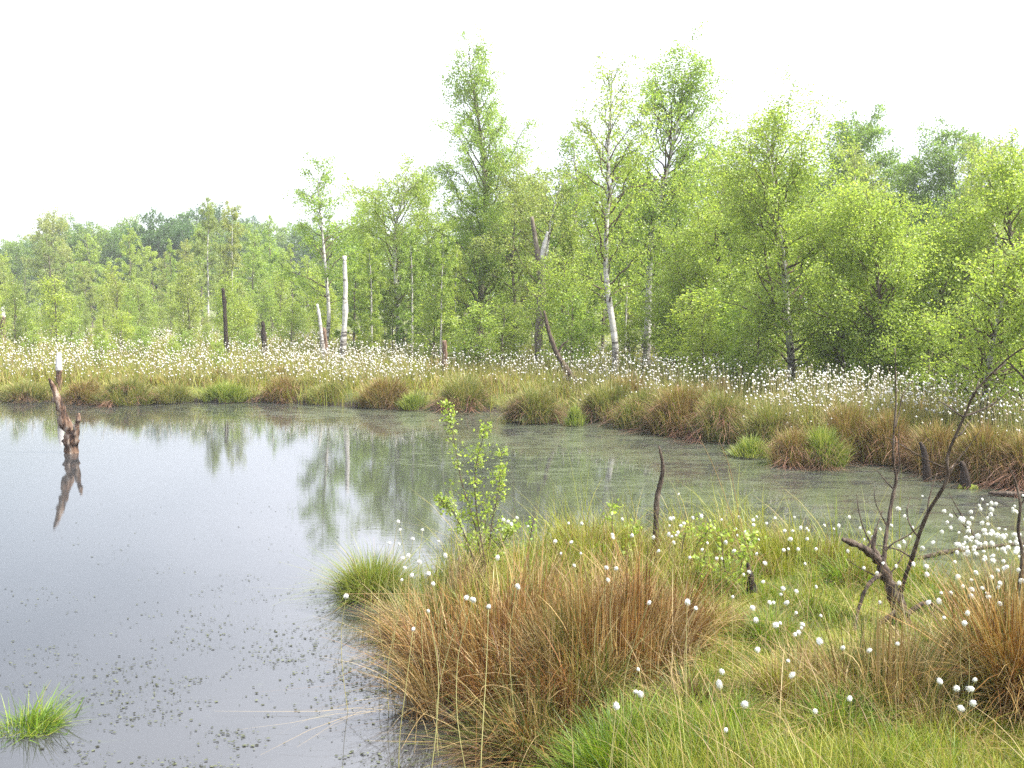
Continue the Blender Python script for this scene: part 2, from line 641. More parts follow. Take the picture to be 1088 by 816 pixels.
# ------------------------------------------------------------------ trees
def prof_birch(s):
    return np.clip(s / 0.12, 0.35, 1) * (1 - s) ** 0.75 * 0.95 + 0.07


def prof_cone(s):
    return np.clip(s / 0.1, 0.4, 1) * (1 - s) ** 0.55 * 0.85 + 0.12


def prof_oval(s):
    return 0.25 + 0.75 * np.sin(np.pi * np.clip(s * 0.85 + 0.12, 0, 1)) ** 0.7


def prof_top(s):
    return 0.30 + 0.7 * np.sin(np.pi * np.clip(s * 0.75 + 0.2, 0, 1))


def grow(seed, H, W, prof=prof_birch, lo=0.12, nprim=42, rise=0.75, droop=0.25, r0=0.07, path=None, lean=(0, 0), wig=0.03,
         nsec=9, nl=16000, leaf=0.05, spread=0.07, hang=0.06, sparse=0.0, fluff=0.25, tip=0.008):
    g = np.random.default_rng(seed)
    K = 18
    t = np.linspace(0, 1, K)
    if path is None:
        ph = g.uniform(0, 6.3, 4)
        tx = lean[0] * t ** 1.4 + wig * H * 0.5 * (np.sin(4 * t + ph[0]) - np.sin(ph[0])) * t + 0.01 * H * np.sin(11 * t + ph[1]) * t
        ty = lean[1] * t ** 1.4 + wig * H * 0.5 * (np.sin(3.4 * t + ph[2]) - np.sin(ph[2])) * t
        T = np.stack([tx, ty, t * H], 1)
    else:
        P = np.asarray(path, float)
        d = np.concatenate([[0], np.cumsum(np.linalg.norm(np.diff(P, axis=0), axis=1))])
        d /= d[-1]
        T = np.stack([np.interp(t, d, P[:, k]) for k in range(3)], 1)
        T[1:-1] = 0.25 * T[:-2] + 0.5 * T[1:-1] + 0.25 * T[2:]
    TR = r0 * (1 - t) ** 0.85 + tip
    TR[0] *= 1.35
    trunk = tubes(T[None], TR[None], 8)
    # primaries
    u = (np.arange(nprim) + g.uniform(0, 1, nprim)) / nprim
    ti = lo + (0.985 - lo) * u
    s = (ti - lo) / (1 - lo)
    az = np.arange(nprim) * 2.39996 + g.uniform(-0.7, 0.7, nprim)
    Lp = W * prof(s) * g.uniform(0.55, 1.2, nprim)
    keep = g.uniform(0, 1, nprim) > sparse
    st = np.stack([np.interp(ti, t, T[:, k]) for k in range(3)], 1)
    sr = np.interp(ti, t, TR)
    el = rise * (0.75 + 0.45 * s) + g.normal(0, 0.13, nprim)
    K1 = 7
    uu = np.linspace(0, 1, K1)[None, :]
    horiz = Lp[:, None] * np.cos(el)[:, None] * uu
    up = Lp[:, None] * (np.sin(el)[:, None] * uu - droop * uu ** 2.3)
    wob = np.cumsum(g.normal(0, 0.035, (nprim, K1, 3)), axis=1) * Lp[:, None, None]
    wob[:, 0] = 0
    PP = np.stack([np.cos(az)[:, None] * horiz, np.sin(az)[:, None] * horiz, up], 2) + wob + st[:, None, :]
    PR = np.minimum(sr * 0.5, 0.008 + 0.012 * Lp)[:, None] * (1 - uu * 0.85)
    prim = tubes(PP, PR, 4)
    # secondaries
    ns = np.maximum(3, (nsec * Lp).astype(int))
    idx = np.repeat(np.arange(nprim), ns)
    n2 = len(idx)
    ui = g.uniform(0.18, 1.0, n2)
    f = ui * (K1 - 1)
    i0 = np.clip(f.astype(int), 0, K1 - 2)
    fr = (f - i0)[:, None]
    st2 = PP[idx, i0] * (1 - fr) + PP[idx, i0 + 1] * fr
    az2 = az[idx] + g.uniform(-1.3, 1.3, n2)
    L2 = (0.38 * Lp[idx] * (1.15 - 0.6 * ui) + 0.08) * g.uniform(0.5, 1.3, n2)
    el2 = g.normal(0.35, 0.4, n2)
    K2 = 4
    u2 = np.linspace(0, 1, K2)[None, :]
    h2 = L2[:, None] * np.cos(el2)[:, None] * u2
    z2 = L2[:, None] * (np.sin(el2)[:, None] * u2 - (droop + 0.15) * u2 ** 2)
    SP2 = np.stack([np.cos(az2)[:, None] * h2, np.sin(az2)[:, None] * h2, z2], 2) + st2[:, None, :]
    SR = np.full((n2, K2), 0.004) * (1 - u2 * 0.7)
    sec = tubes(SP2, SR, 3)
    # leaves along the secondaries
    wt = L2 * keep[idx] * g.uniform(0.3, 1.4, n2)
    wt /= wt.sum()
    li = g.choice(n2, nl, p=wt)
    lu = g.uniform(0.08, 1.05, nl)
    f = np.clip(lu, 0, 0.999) * (K2 - 1)
    i0 = f.astype(int)
    fr = (f - i0)[:, None]
    c = SP2[li, i0] * (1 - fr) + SP2[li, i0 + 1] * fr
    c = c + g.normal(0, spread, (nl, 3))
    c[:, 2] -= np.abs(g.normal(0, hang, nl))
    br = cat_meshes([prim, sec])
    lv = leaves(c, leaf, g)
    k = H / max(np.percentile(c[:, 2], 99.6), T[-1, 2])      # the leafy top, not the leader, sets the height
    for part in (trunk, br, lv):
        part[0][:, 2] *= k
    return trunk, br, lv


GREEN = {
    'lime': (0.248, 0.315, 0.058, 1),
    'yellow': (0.245, 0.315, 0.058, 1),
    'fresh': (0.210, 0.295, 0.050, 1),
    'mid': (0.145, 0.220, 0.042, 1),
    'deep': (0.060, 0.120, 0.032, 1),
    'grey': (0.220, 0.260, 0.068, 1),
}


def put_tree(name, label, cat, loc, geo, tint, bark='birch', group=None, limb='twig'):
    r = thing(name, label, cat, loc, 0, group)
    link("trunk", mk_mesh("trunk", *geo[0], True), M[bark], r)
    link("branches", mk_mesh("branches", *geo[1], True), M[limb], r)
    c = link("crown", mk_mesh("crown", *geo[2]), M['leaf'], r)
    c.color = tint
    return r


def tree_px(seed, bx, by, tx, ty, wpx, label, tint, name="birch_tree", cat="birch tree", bark='birch', trunk_px=None, Y=None, gz=0.24, **k):
    """A tree that stands where the photo shows its foot and reaches the height the photo shows."""
    base = at(bx, by, gz) if Y is None else np.array((xat(bx, Y), Y, gz))
    Y = base[1]
    base[2] = float(ground_z(base[0:1], base[1:2])[0]) - 0.03
    top = pt(tx, ty, Y)
    H = top[2] - base[2]
    W = 1.30 * wpx / F * Y
    k.setdefault('rise', 0.95)
    k.setdefault('droop', 0.16)
    k['nl'] = int(k.get('nl', 16000) * 1.0)
    g = np.random.default_rng(seed + 900)
    if trunk_px:
        path = []
        for j, (a, b) in enumerate(trunk_px):
            p = pt(a, b, Y) - base
            p[1] += 0.15 * H * 0.1 * math.sin(j * 1.9 + seed) if 0 < j else 0
            path.append(p)
        path[0] = np.zeros(3)
        geo = grow(seed, H, W, path=path, **k)
    else:
        geo = grow(seed, H, W, lean=(top[0] - base[0], g.normal(0, 0.25)), **k)
    return put_tree(name, label, cat, base, geo, tint, bark)


# ---- the birches one can tell apart along the far bank
tree_px(1, 345, 371, 338, 166, 42, "slender birch with narrow airy top beside the broken white birch snag", GREEN['fresh'],
        lo=0.25, nprim=34, nl=9000, leaf=0.075, prof=prof_oval, r0=0.075, trunk_px=[(352, 371), (350, 340), (348, 300), (343, 250), (338, 200), (338, 166)])
tree_px(2, 289, 352, 289, 230, 26, "small dense birch left of the slender airy birch", GREEN['fresh'], lo=0.05, nprim=34, nl=8000, leaf=0.10, r0=0.07, bark='bark')
tree_px(3, 423, 374, 437, 172, 62, "broad birch with white lower trunk left of the tallest conical birch", GREEN['lime'], prof=prof_top,
        lo=0.15, nprim=46, nl=22000, leaf=0.065, r0=0.11, trunk_px=[(422, 374), (424, 330), (420, 280), (418, 235), (428, 200), (437, 172)])
tree_px(4, 452, 372, 455, 190, 42, "birch with several thin pale stems between broad birch and tallest conical birch", GREEN['lime'], prof=prof_oval,
        lo=0.2, nprim=30, nl=9000, leaf=0.07, r0=0.06)
tree_px(5, 510, 378, 498, 44, 84, "tallest dense conical birch left of centre", GREEN['fresh'],
        prof=prof_cone, lo=0.04, nprim=100, nl=72000, leaf=0.055, rise=1.0, droop=0.16, r0=0.10, nsec=9, trunk_px=[(510, 378), (510, 320), (513, 260), (516, 200), (510, 130), (500, 80), (498, 44)], bark='bark')
tree_px(6, 570, 386, 592, 178, 46, "thin drab birch behind the crooked dead snag", GREEN['grey'], prof=prof_top, lo=0.3, nprim=30, nl=7000, leaf=0.06, r0=0.06)
tree_px(7, 613, 384, 605, 143, 44, "bluish green birch just left of the sparse white trunked birch", GREEN['mid'], prof=prof_top, lo=0.22, nprim=34, nl=11000, leaf=0.06, r0=0.06)
tree_px(8, 653, 404, 650, 62, 66, "tall sparse birch with bright white trunk and nearly bare upper branches", GREEN['lime'], prof=prof_oval,
        lo=0.22, nprim=46, nl=11000, leaf=0.05, r0=0.074, rise=1.05, droop=0.22, nsec=8, spread=0.06,
        trunk_px=[(652, 404), (655, 370), (648, 325), (643, 280), (645, 225), (647, 185), (646, 140), (650, 100), (650, 62)])
tree_px(9, 686, 392, 728, 44, 78, "tall birch with pale trunk whose leafy top leans right", GREEN['fresh'], prof=prof_top,
        lo=0.25, nprim=70, nl=36000, leaf=0.055, r0=0.10, rise=1.1, trunk_px=[(686, 392), (688, 340), (690, 280), (692, 240), (702, 190), (716, 130), (724, 85), (728, 44)])
tree_px(10, 842, 419, 815, 110, 100, "large bushy yellow green birch with dark forked trunk and white foot", GREEN['yellow'], prof=prof_oval,
        lo=0.10, nprim=72, nl=46000, leaf=0.046, r0=0.075, rise=0.95, droop=0.15, trunk_px=[(842, 419), (840, 370), (837, 320), (832, 250), (822, 180), (815, 110)])
tree_px(11, 935, 432, 940, 195, 78, "wide bushy birch of many thin brown stems right of the large yellow green birch", GREEN['yellow'], prof=prof_oval,
        lo=0.08, nprim=56, nl=30000, leaf=0.042, r0=0.04, rise=1.05, droop=0.1, bark='bark')
tree_px(12, 900, 425, 880, 215, 62, "slim yellowish birch filling the gap between two bushy birches", GREEN['yellow'], prof=prof_oval,
        lo=0.08, nprim=44, nl=17000, leaf=0.044, r0=0.035, rise=1.0, droop=0.1, bark='bark')
tree_px(13, 1042, 462, 1050, 262, 62, "bright green young birch with short white foot by the right bank", GREEN['lime'], prof=prof_oval,
        lo=0.12, nprim=48, nl=8000, leaf=0.04, r0=0.05, rise=0.9, droop=0.1)
tree_px(14, 1075, 430, 1072, 152, 84, "tall yellow green birch at the right end of the row", GREEN['lime'], prof=prof_oval,
        lo=0.10, nprim=54, nl=28000, leaf=0.048, r0=0.07, rise=0.9, droop=0.15, bark='bark')
tree_px(15, 985, 428, 1000, 225, 62, "thin stemmed yellow green birch left of the tall end birch", GREEN['yellow'], prof=prof_oval,
        lo=0.06, nprim=44, nl=19000, leaf=0.044, r0=0.035, rise=1.0, droop=0.1, bark='bark')
tree_px(16, 760, 402, 765, 165, 66, "leafy pale birch between the leaning birch and the large bushy birch", GREEN['lime'], prof=prof_oval,
        lo=0.06, nprim=50, nl=24000, leaf=0.05, r0=0.05, rise=0.9, droop=0.15, bark='bark')
tree_px(17, 722, 398, 715, 235, 52, "low yellow green birch thicket at the foot of the leaning birch", GREEN['yellow'], prof=prof_oval,
        lo=0.04, nprim=40, nl=15000, leaf=0.05, r0=0.035, rise=0.95, droop=0.1, bark='bark')
tree_px(18, 600, 396, 600, 268, 40, "low leafy birch between the crooked dead snag and the white trunk", GREEN['lime'], prof=prof_oval,
        lo=0.04, nprim=36, nl=10000, leaf=0.05, r0=0.03, rise=0.95, droop=0.1, bark='bark')
tree_px(19, 548, 384, 548, 168, 50, "dull green birch close behind the right flank of the tallest birch", GREEN['grey'], prof=prof_oval, Y=34,
        lo=0.1, nprim=40, nl=16000, leaf=0.065, r0=0.06, bark='bark')
tree_px(20, 915, 390, 918, 119, 54, "dark green tree whose round top rises behind the bushy birches", GREEN['mid'], "alder_tree", "alder tree", bark='bark', prof=prof_top, Y=46,
        lo=0.3, nprim=64, nl=34000, leaf=0.085, r0=0.12)
tree_px(21, 903, 390, 904, 153, 34, "yellowish birch top in front of the dark round topped tree", GREEN['grey'], prof=prof_oval, Y=40,
        lo=0.25, nprim=34, nl=12000, leaf=0.07, r0=0.07)
tree_px(22, 1015, 390, 1016, 133, 58, "mid green tree with small rounded top behind the right birches", GREEN['mid'], "alder_tree", "alder tree", bark='bark', prof=prof_top, Y=46,
        lo=0.3, nprim=60, nl=30000, leaf=0.08, r0=0.1)
tree_px(23, 958, 390, 958, 168, 62, "broad grey green tree behind the gap left of the rounded top", GREEN['mid'], "alder_tree", "alder tree", bark='bark', prof=prof_oval, Y=48,
        lo=0.2, nprim=56, nl=30000, leaf=0.085, r0=0.1)
tree_px(24, 1062, 392, 1058, 148, 56, "pale twiggy birch whose thin top shows at the right edge", GREEN['grey'], prof=prof_oval, Y=36, sparse=0.25,
        lo=0.15, nprim=44, nl=12000, leaf=0.06, r0=0.08)
tree_px(25, 394, 372, 398, 205, 38, "leafy birch filling between the white snag and the broad birch", GREEN['fresh'], prof=prof_oval, Y=44,
        lo=0.05, nprim=38, nl=13000, leaf=0.075, r0=0.05, bark='bark')
tree_px(26, 1098, 470, 1100, 255, 56, "leafy young birch cut by the right edge of the view", GREEN['lime'], prof=prof_oval,
        lo=0.1, nprim=44, nl=8000, leaf=0.04, r0=0.05, rise=0.9, droop=0.1)

# ---- prototypes for the woods behind
protos = []
for k, (H, W, pf, nl, lf, bark, kw) in enumerate([
        (8, 1.7, prof_oval, 9000, 0.115, 'bark', dict(lo=0.08)), (8, 1.4, prof_birch, 8000, 0.11, 'bark', dict(lo=0.06)),
        (8, 1.5, prof_top, 8500, 0.115, 'birch', dict(lo=0.2)), (8, 1.9, prof_top, 9500, 0.12, 'bark', dict(lo=0.12)),
        (8, 2.6, prof_top, 13000, 0.14, 'bark', dict(lo=0.18, nprim=56, spread=0.12)),
        (8, 2.4, prof_oval, 13000, 0.14, 'bark', dict(lo=0.1, nprim=60, spread=0.12))]):
    geo = grow(300 + k, H, W, prof=pf, nl=nl, leaf=lf, r0=0.09, nsec=5, **kw)
    r = put_tree("birch_tree" if k < 4 else "oak_tree", "", "birch tree" if k < 4 else "broadleaf tree", (0, 0, 0), geo, GREEN['lime'], bark)
    protos.append(r)
bush = []
for k in range(3):
    geo = grow(330 + k, 2.4, 0.62 + 0.1 * k, prof=prof_oval, lo=0.04, nprim=26, nl=3000, leaf=0.062, r0=0.022, nsec=16, rise=1.0, droop=0.1)
    bush.append(put_tree("birch_sapling", "", "sapling", (0, 0, 0), geo, GREEN['lime'], 'bark'))

g = np.random.default_rng(21)
used = set()


def put_copy(proto, px, Y, top_py, tint, label, group, wide=1.0, H0=8.0):
    x = xat(px, Y)
    gz = float(ground_z(np.array([x]), np.array([Y]))[0]) - 0.05
    H = max(0.6, pt(px, top_py, Y)[2] - gz)
    sz = H / H0
    j = g.uniform(0.85, 1.15)
    tint = (tint[0] * j, tint[1] * (0.5 + 0.5 * j), tint[2], 1)
    if proto.name not in used:
        used.add(proto.name)
        r = proto
        r.location = (x, Y, gz)
        r.rotation_euler = (0, 0, g.uniform(0, 6.28))
        r.scale = (sz * wide, sz * wide, sz)
        r["label"] = label
        r["group"] = group
        for c in r.children:
            c.color = tint
        return r
    return copy_tree(proto, (x, Y, gz), g.uniform(0, 6.28), sz, label, group, tint, sxy=sz * wide)


sky_x = [-80, 0, 30, 60, 100, 140, 180, 215, 250, 290, 310, 335, 360, 400, 460, 500, 545, 600, 660, 700, 770, 850, 930, 1000, 1050, 1180]
sky_y = [246, 247, 240, 232, 234, 229, 228, 222, 222, 232, 240, 238, 240, 222, 214, 200, 180, 178, 170, 160, 165, 168, 185, 180, 165, 160]


def sky_at(px):
    return float(np.interp(px, sky_x, sky_y))


# far wood behind the left cotton grass
for k in range(46):
    px = -70 + 470 * (k + g.uniform(0, 1)) / 46
    Y = g.uniform(95, 125)
    put_copy(protos[4 + (k % 2)], px, Y, sky_at(px) + g.uniform(-2, 22), GREEN['mid'] if k % 3 else GREEN['deep'],
             "green broadleaf tree in the hazy far wood behind the left cotton grass", "far wood behind the left cotton grass", wide=g.uniform(0.75, 1.05))
for px, ty, t_ in ((62, 226, 'grey'), (172, 226, 'deep'), (196, 236, 'deep'), (152, 240, 'deep')):
    put_copy(protos[4 if t_ == 'grey' else 5], px, 88, ty, GREEN[t_],
             "pale feathery tree crown standing above the far left wood" if t_ == 'grey' else "dark green tree of the far wood's darkest clump",
             None if t_ == 'grey' else "dark clump in the far wood", wide=0.8)
# middle rank of pale birches at the left
for k in range(44):
    px = -60 + 420 * (k + g.uniform(0, 1)) / 44
    Y = g.uniform(58, 84)
    put_copy(protos[k % 4], px, Y, sky_at(px) + 12 + 70 * g.uniform(0, 1) ** 1.2, GREEN['lime'] if k % 3 else GREEN['grey'],
             "pale birch in the middle rank behind the left cotton grass", "middle rank of birches at the left", wide=g.uniform(0.6, 1.1))
put_copy(protos[2], 222, 62, 212, GREEN['grey'], "tall pale birch rising above the left wood near the dark leaning pole", None, wide=0.7)
put_copy(protos[2], 247, 64, 216, GREEN['grey'], "thin topped pale birch right of the tall pale birch in left wood", None, wide=0.7)
put_copy(protos[0], 268, 58, 262, GREEN['lime'], "rounded lime green birch left of the small dense birch", None, wide=1.0)
put_copy(protos[1], 312, 56, 258, GREEN['lime'], "conical lime green birch right of the small dense birch", None, wide=1.0)
# birches close behind the main row
for k in range(58):
    px = 372 + 790 * (k + g.uniform(0, 1)) / 58
    Y = g.uniform(34, 50)
    put_copy(protos[k % 4], px, Y, sky_at(px) + g.uniform(20, 120), GREEN['lime'] if k % 4 else GREEN['fresh'],
             "leafy birch in the thicket behind the front row of birches", "thicket behind the front row of birches", wide=g.uniform(0.95, 1.4))
for k in range(40):
    px = 372 + 790 * (k + g.uniform(0, 1)) / 40
    Y = g.uniform(56, 80)
    put_copy(protos[(k % 2) + (4 if k % 3 == 0 else 0)], px, Y, sky_at(px) + g.uniform(6, 60), GREEN['mid'] if k % 3 == 0 else GREEN['lime'],
             "tree in the dense back wood behind the birch thicket", "back wood behind the birch thicket", wide=g.uniform(0.9, 1.2))
# slim white stems between the big ones
for k, (px, Y, ty) in enumerate(((468, 30, 250), (484, 33, 262), (603, 31, 236), (622, 30, 262), (664, 33, 210), (742, 27, 225), (778, 25, 228), (868, 24, 232), (395, 34, 250), (438, 33, 240))):
    put_copy(protos[2], px, Y, ty, GREEN['lime'], "slim birch with thin white stem standing between the larger birches of the row", "slim white stemmed birches in the row", wide=0.75)
# low fill at the feet of the row
for k in range(62):
    px = 372 + 760 * (k + g.uniform(0, 1)) / 62
    if any(abs(px - q) < 15 for q in (366, 423, 574, 592, 652, 688, 842)):
        continue
    y0 = np.interp(px, [372, 560, 800, 1130], [30, 26.3, 19.5, 15.8])
    Y = y0 + g.uniform(0, 5)
    put_copy(bush[k % 3], px, Y, g.uniform(300, 360), GREEN['lime'] if k % 3 else GREEN['yellow'],
             "low leafy birch bush at the feet of the birch row", "low bushes at the feet of the birch row", wide=g.uniform(1.0, 1.5), H0=2.4)
# saplings in the left cotton grass
for k in range(46):
    px = -40 + 400 * (k + g.uniform(0, 1)) / 46
    Y = g.uniform(38, 56)
    put_copy(bush[k % 3], px, Y, g.uniform(285, 345), GREEN['lime'] if k % 3 else GREEN['grey'],
             "pale leafy birch sapling at the back of the left cotton grass", "saplings at the back of the left cotton grass", wide=g.uniform(0.6, 1.0), H0=2.4)
for k, (px, Y, ty) in enumerate(((108, 29, 352), (148, 33, 345), (232, 27.5, 362), (36, 34, 348), (196, 34, 350), (262, 34, 348), (182, 30, 358), (128, 36, 330), (75, 38, 338))):
    put_copy(bush[k % 3], px, Y, ty, GREEN['lime'], "small bright birch sapling standing among the left cotton grass", "saplings among the left cotton grass", wide=1.3, H0=2.4)


# ------------------------------------------------------------------ dead wood
def limb_thing(name, label, cat, base, parts, mat, group=None, sides=8, wob=0.10, res=5):
    """parts: list of (part name, [(offset points)], [radii], material)."""
    r = thing(name, label, cat, base, 0, group)
    gg = np.random.default_rng(abs(hash(label)) % 9999 if False else len(label) * 31 + 7)
    for nm, pts, rad, mt in parts:
        V, Q = tube(np.asarray(pts) - np.asarray(base), rad, sides, res, wob, gg)
        link(nm, mk_mesh(nm, V, Q, True), M[mt or mat], r)
    return r


def P_(lst, Y, dy=None):
    return [pt(a, b, Y + (dy[j] if dy else 0)) for j, (a, b) in enumerate(lst)]


Y0 = at(75, 481, 0)[1]
b = at(75, 481, 0); b[2] = -0.25
limb_thing("dead_snag", "weathered forked dead tree stump leaning left out of the open water", "dead trunk", b, [
    ("trunk", [b] + P_([(75.5, 478), (74, 462), (66, 438), (58, 415), (52, 402)], Y0, [0, 0, -0.05, -0.1, -0.12]), [0.105, 0.094, 0.080, 0.058, 0.046, 0.010], None),
    ("branch", P_([(78, 470), (81, 457), (83, 447), (84, 439)], Y0, [-0.03, -0.06, -0.1, -0.12]), [0.06, 0.046, 0.03, 0.010], None)], 'snag', wob=0.15)
b = at(63, 424, 0.0); Y0 = b[1]; b[2] = 0.0
limb_thing("wooden_stake", "upright stake with white top at the bank behind the leaning snag", "stake", b, [
    ("post", [b] + P_([(62, 408), (63, 393)], Y0), [0.07, 0.062, 0.06], 'snag'),
    ("white_cap", P_([(62.6, 394), (62.6, 384), (62.3, 375)], Y0), [0.075, 0.062, 0.04], 'lime')], 'snag', wob=0.05)


def snag_px(name, label, cat, pxs, rpx, gz=0.25, mat='dark_wood', Y=None, extra=()):
    b = at(pxs[0][0], pxs[0][1], gz) if Y is None else np.array((xat(pxs[0][0], Y), Y, gz))
    Yb = b[1]
    b[2] = float(ground_z(b[0:1], b[1:2])[0]) - 0.1
    pts = [b] + P_(pxs[1:], Yb)
    parts = [("trunk", pts, [r / F * Yb for r in rpx], None)]
    for nm, pp, rr, mt in extra:
        parts.append((nm, P_(pp, Yb), [r / F * Yb for r in rr], mt))
    return limb_thing(name, label, cat, b, parts, mat)


snag_px("dead_snag", "broken topped white birch snag right of the slender airy birch", "dead trunk", [(362, 374), (366, 345), (367, 310), (366, 272)], [3.4, 3.0, 2.6, 1.9], mat='birch', Y=30)
snag_px("dead_snag", "thin pale leaning dead stem left of the broken white birch snag", "dead trunk", [(344, 372), (341, 350), (337, 323)], [2.6, 2.0, 1.2], mat='birch', Y=30)
snag_px("tree_stump", "short grey stump at the foot of the slender airy birch", "stump", [(346, 370), (345, 358), (344, 348)], [3.0, 2.6, 1.6], mat='snag', Y=30.5)
snag_px("dead_snag", "dark leaning bare pole standing in the left cotton grass", "dead trunk", [(241, 358), (239, 335), (237, 306)], [2.8, 2.2, 1.6], Y=34)
snag_px("tree_stump", "dark rotten stump in the cotton grass below the small dense birch", "stump", [(281, 364), (280, 352), (279, 341)], [3.2, 2.8, 1.4], Y=34)
snag_px("tree_stump", "pale topped stump at the far left edge of the view", "stump", [(3, 364), (3, 345), (3, 336)], [3.2, 2.8, 2.6], mat='snag',
        extra=[("white_cap", [(3, 337), (3, 331), (3.5, 325)], [2.9, 2.3, 1.2], 'lime')])
snag_px("tree_stump", "upright grey stump among cotton grass below the tallest birch", "stump", [(473, 396), (473, 380), (472, 362)], [3.4, 3.0, 2.2], mat='snag')
snag_px("dead_snag", "crooked forked dead birch trunk right of the tallest birch", "dead trunk", [(572, 392), (573, 350), (576, 305), (574, 285), (570, 262), (565, 230)], [4.5, 4.2, 3.6, 3.6, 3.0, 1.5],
        mat='bark', extra=[("branch", [(574, 278), (578, 262), (582, 246)], [3.0, 2.5, 1.2], 'birch')])
snag_px("dead_snag", "dark fallen birch stem leaning left beside the white trunked birch", "dead trunk", [(614, 410), (604, 396), (592, 376), (583, 352), (578, 330)], [3.2, 3.2, 2.8, 2.2, 1.2], mat='limb_dead',
        extra=[("branch", [(592, 376), (598, 366), (604, 362)], [1.5, 1.0, 0.6], None), ("log", [(598, 402), (612, 404), (622, 412)], [2.5, 3.0, 2.4], 'birch')])
snag_px("dead_snag", "thin white dead stem in front of the thicket right of the crooked snag", "dead trunk", [(600, 380), (597, 330), (590, 288), (588, 250)], [2.0, 1.8, 1.6, 1.0], mat='birch')
snag_px("tree_stump", "dark broken stub standing in cotton grass right of the leaning birch", "stump", [(714, 404), (716, 390), (718, 376)], [2.6, 2.2, 1.2])
snag_px("tree_stump", "small dark stub right of the broken stub in the cotton grass", "stump", [(746, 406), (747, 396), (747, 388)], [2.4, 2.0, 1.2])
snag_px("tree_stump", "black rotten post leaning at the waterline below the right bank", "stump", [(987, 511), (984, 492), (978, 470)], [5.5, 4.2, 1.6], gz=0.0)
snag_px("tree_stump", "black rotten stump with mossy foot at the right waterline", "stump", [(1028, 519), (1025, 504), (1021, 490)], [7.0, 5.0, 1.5], gz=0.0,
        extra=[("moss", [(1018, 518), (1028, 518), (1038, 519)], [4, 5, 3], 'moss')])
b = at(1100, 530, 0.02)
limb_thing("fallen_log", "brown log lying in the water at the right edge", "log", b, [
    ("trunk", [at(1050, 524, 0.02), at(1075, 525, 0.03), at(1120, 527, 0.03)], [0.012, 0.028, 0.032], None)], 'limb_dead')

# near bank: bare shrub, stick, stump
gz = 0.2
bp = at(958, 668, gz); Yb = bp[1]; bp[2] = float(ground_z(bp[0:1], bp[1:2])[0]) - 0.05
f = 0.66 * Yb / F


def shrub_twigs(Yb, f):
    gg = np.random.default_rng(31)
    out = []
    spots = [(985, 549, -0.2), (1004, 512, -0.3), (1015, 465, -0.33), (1035, 420, -0.38), (968, 592, -0.1), (941, 615, 0.05), (943, 560, 0.15), (950, 520, 0.2), (928, 582, 0.05),
             (920, 584, -0.05), (936, 598, 0.0), (946, 622, 0.0), (975, 570, -0.15), (951, 455, 0.2), (1023, 443, -0.35), (1055, 397, -0.42)]
    for a, b, dz in spots:
        q, ln = gg.choice([-1, 1]) * gg.uniform(0.25, 1.1), gg.uniform(18, 62)
        p = [(a, b)]
        for k in range(3):
            q += gg.normal(0, 0.22)
            p.append((p[-1][0] + math.sin(q) * ln / 3, p[-1][1] - math.cos(q) * ln / 3))
        out.append(("twig", P_(p, Yb + dz, [0, 0.02, 0.05, 0.1]), [1.5 * f, 1.2 * f, 0.9 * f, 0.5 * f], None))
    return out


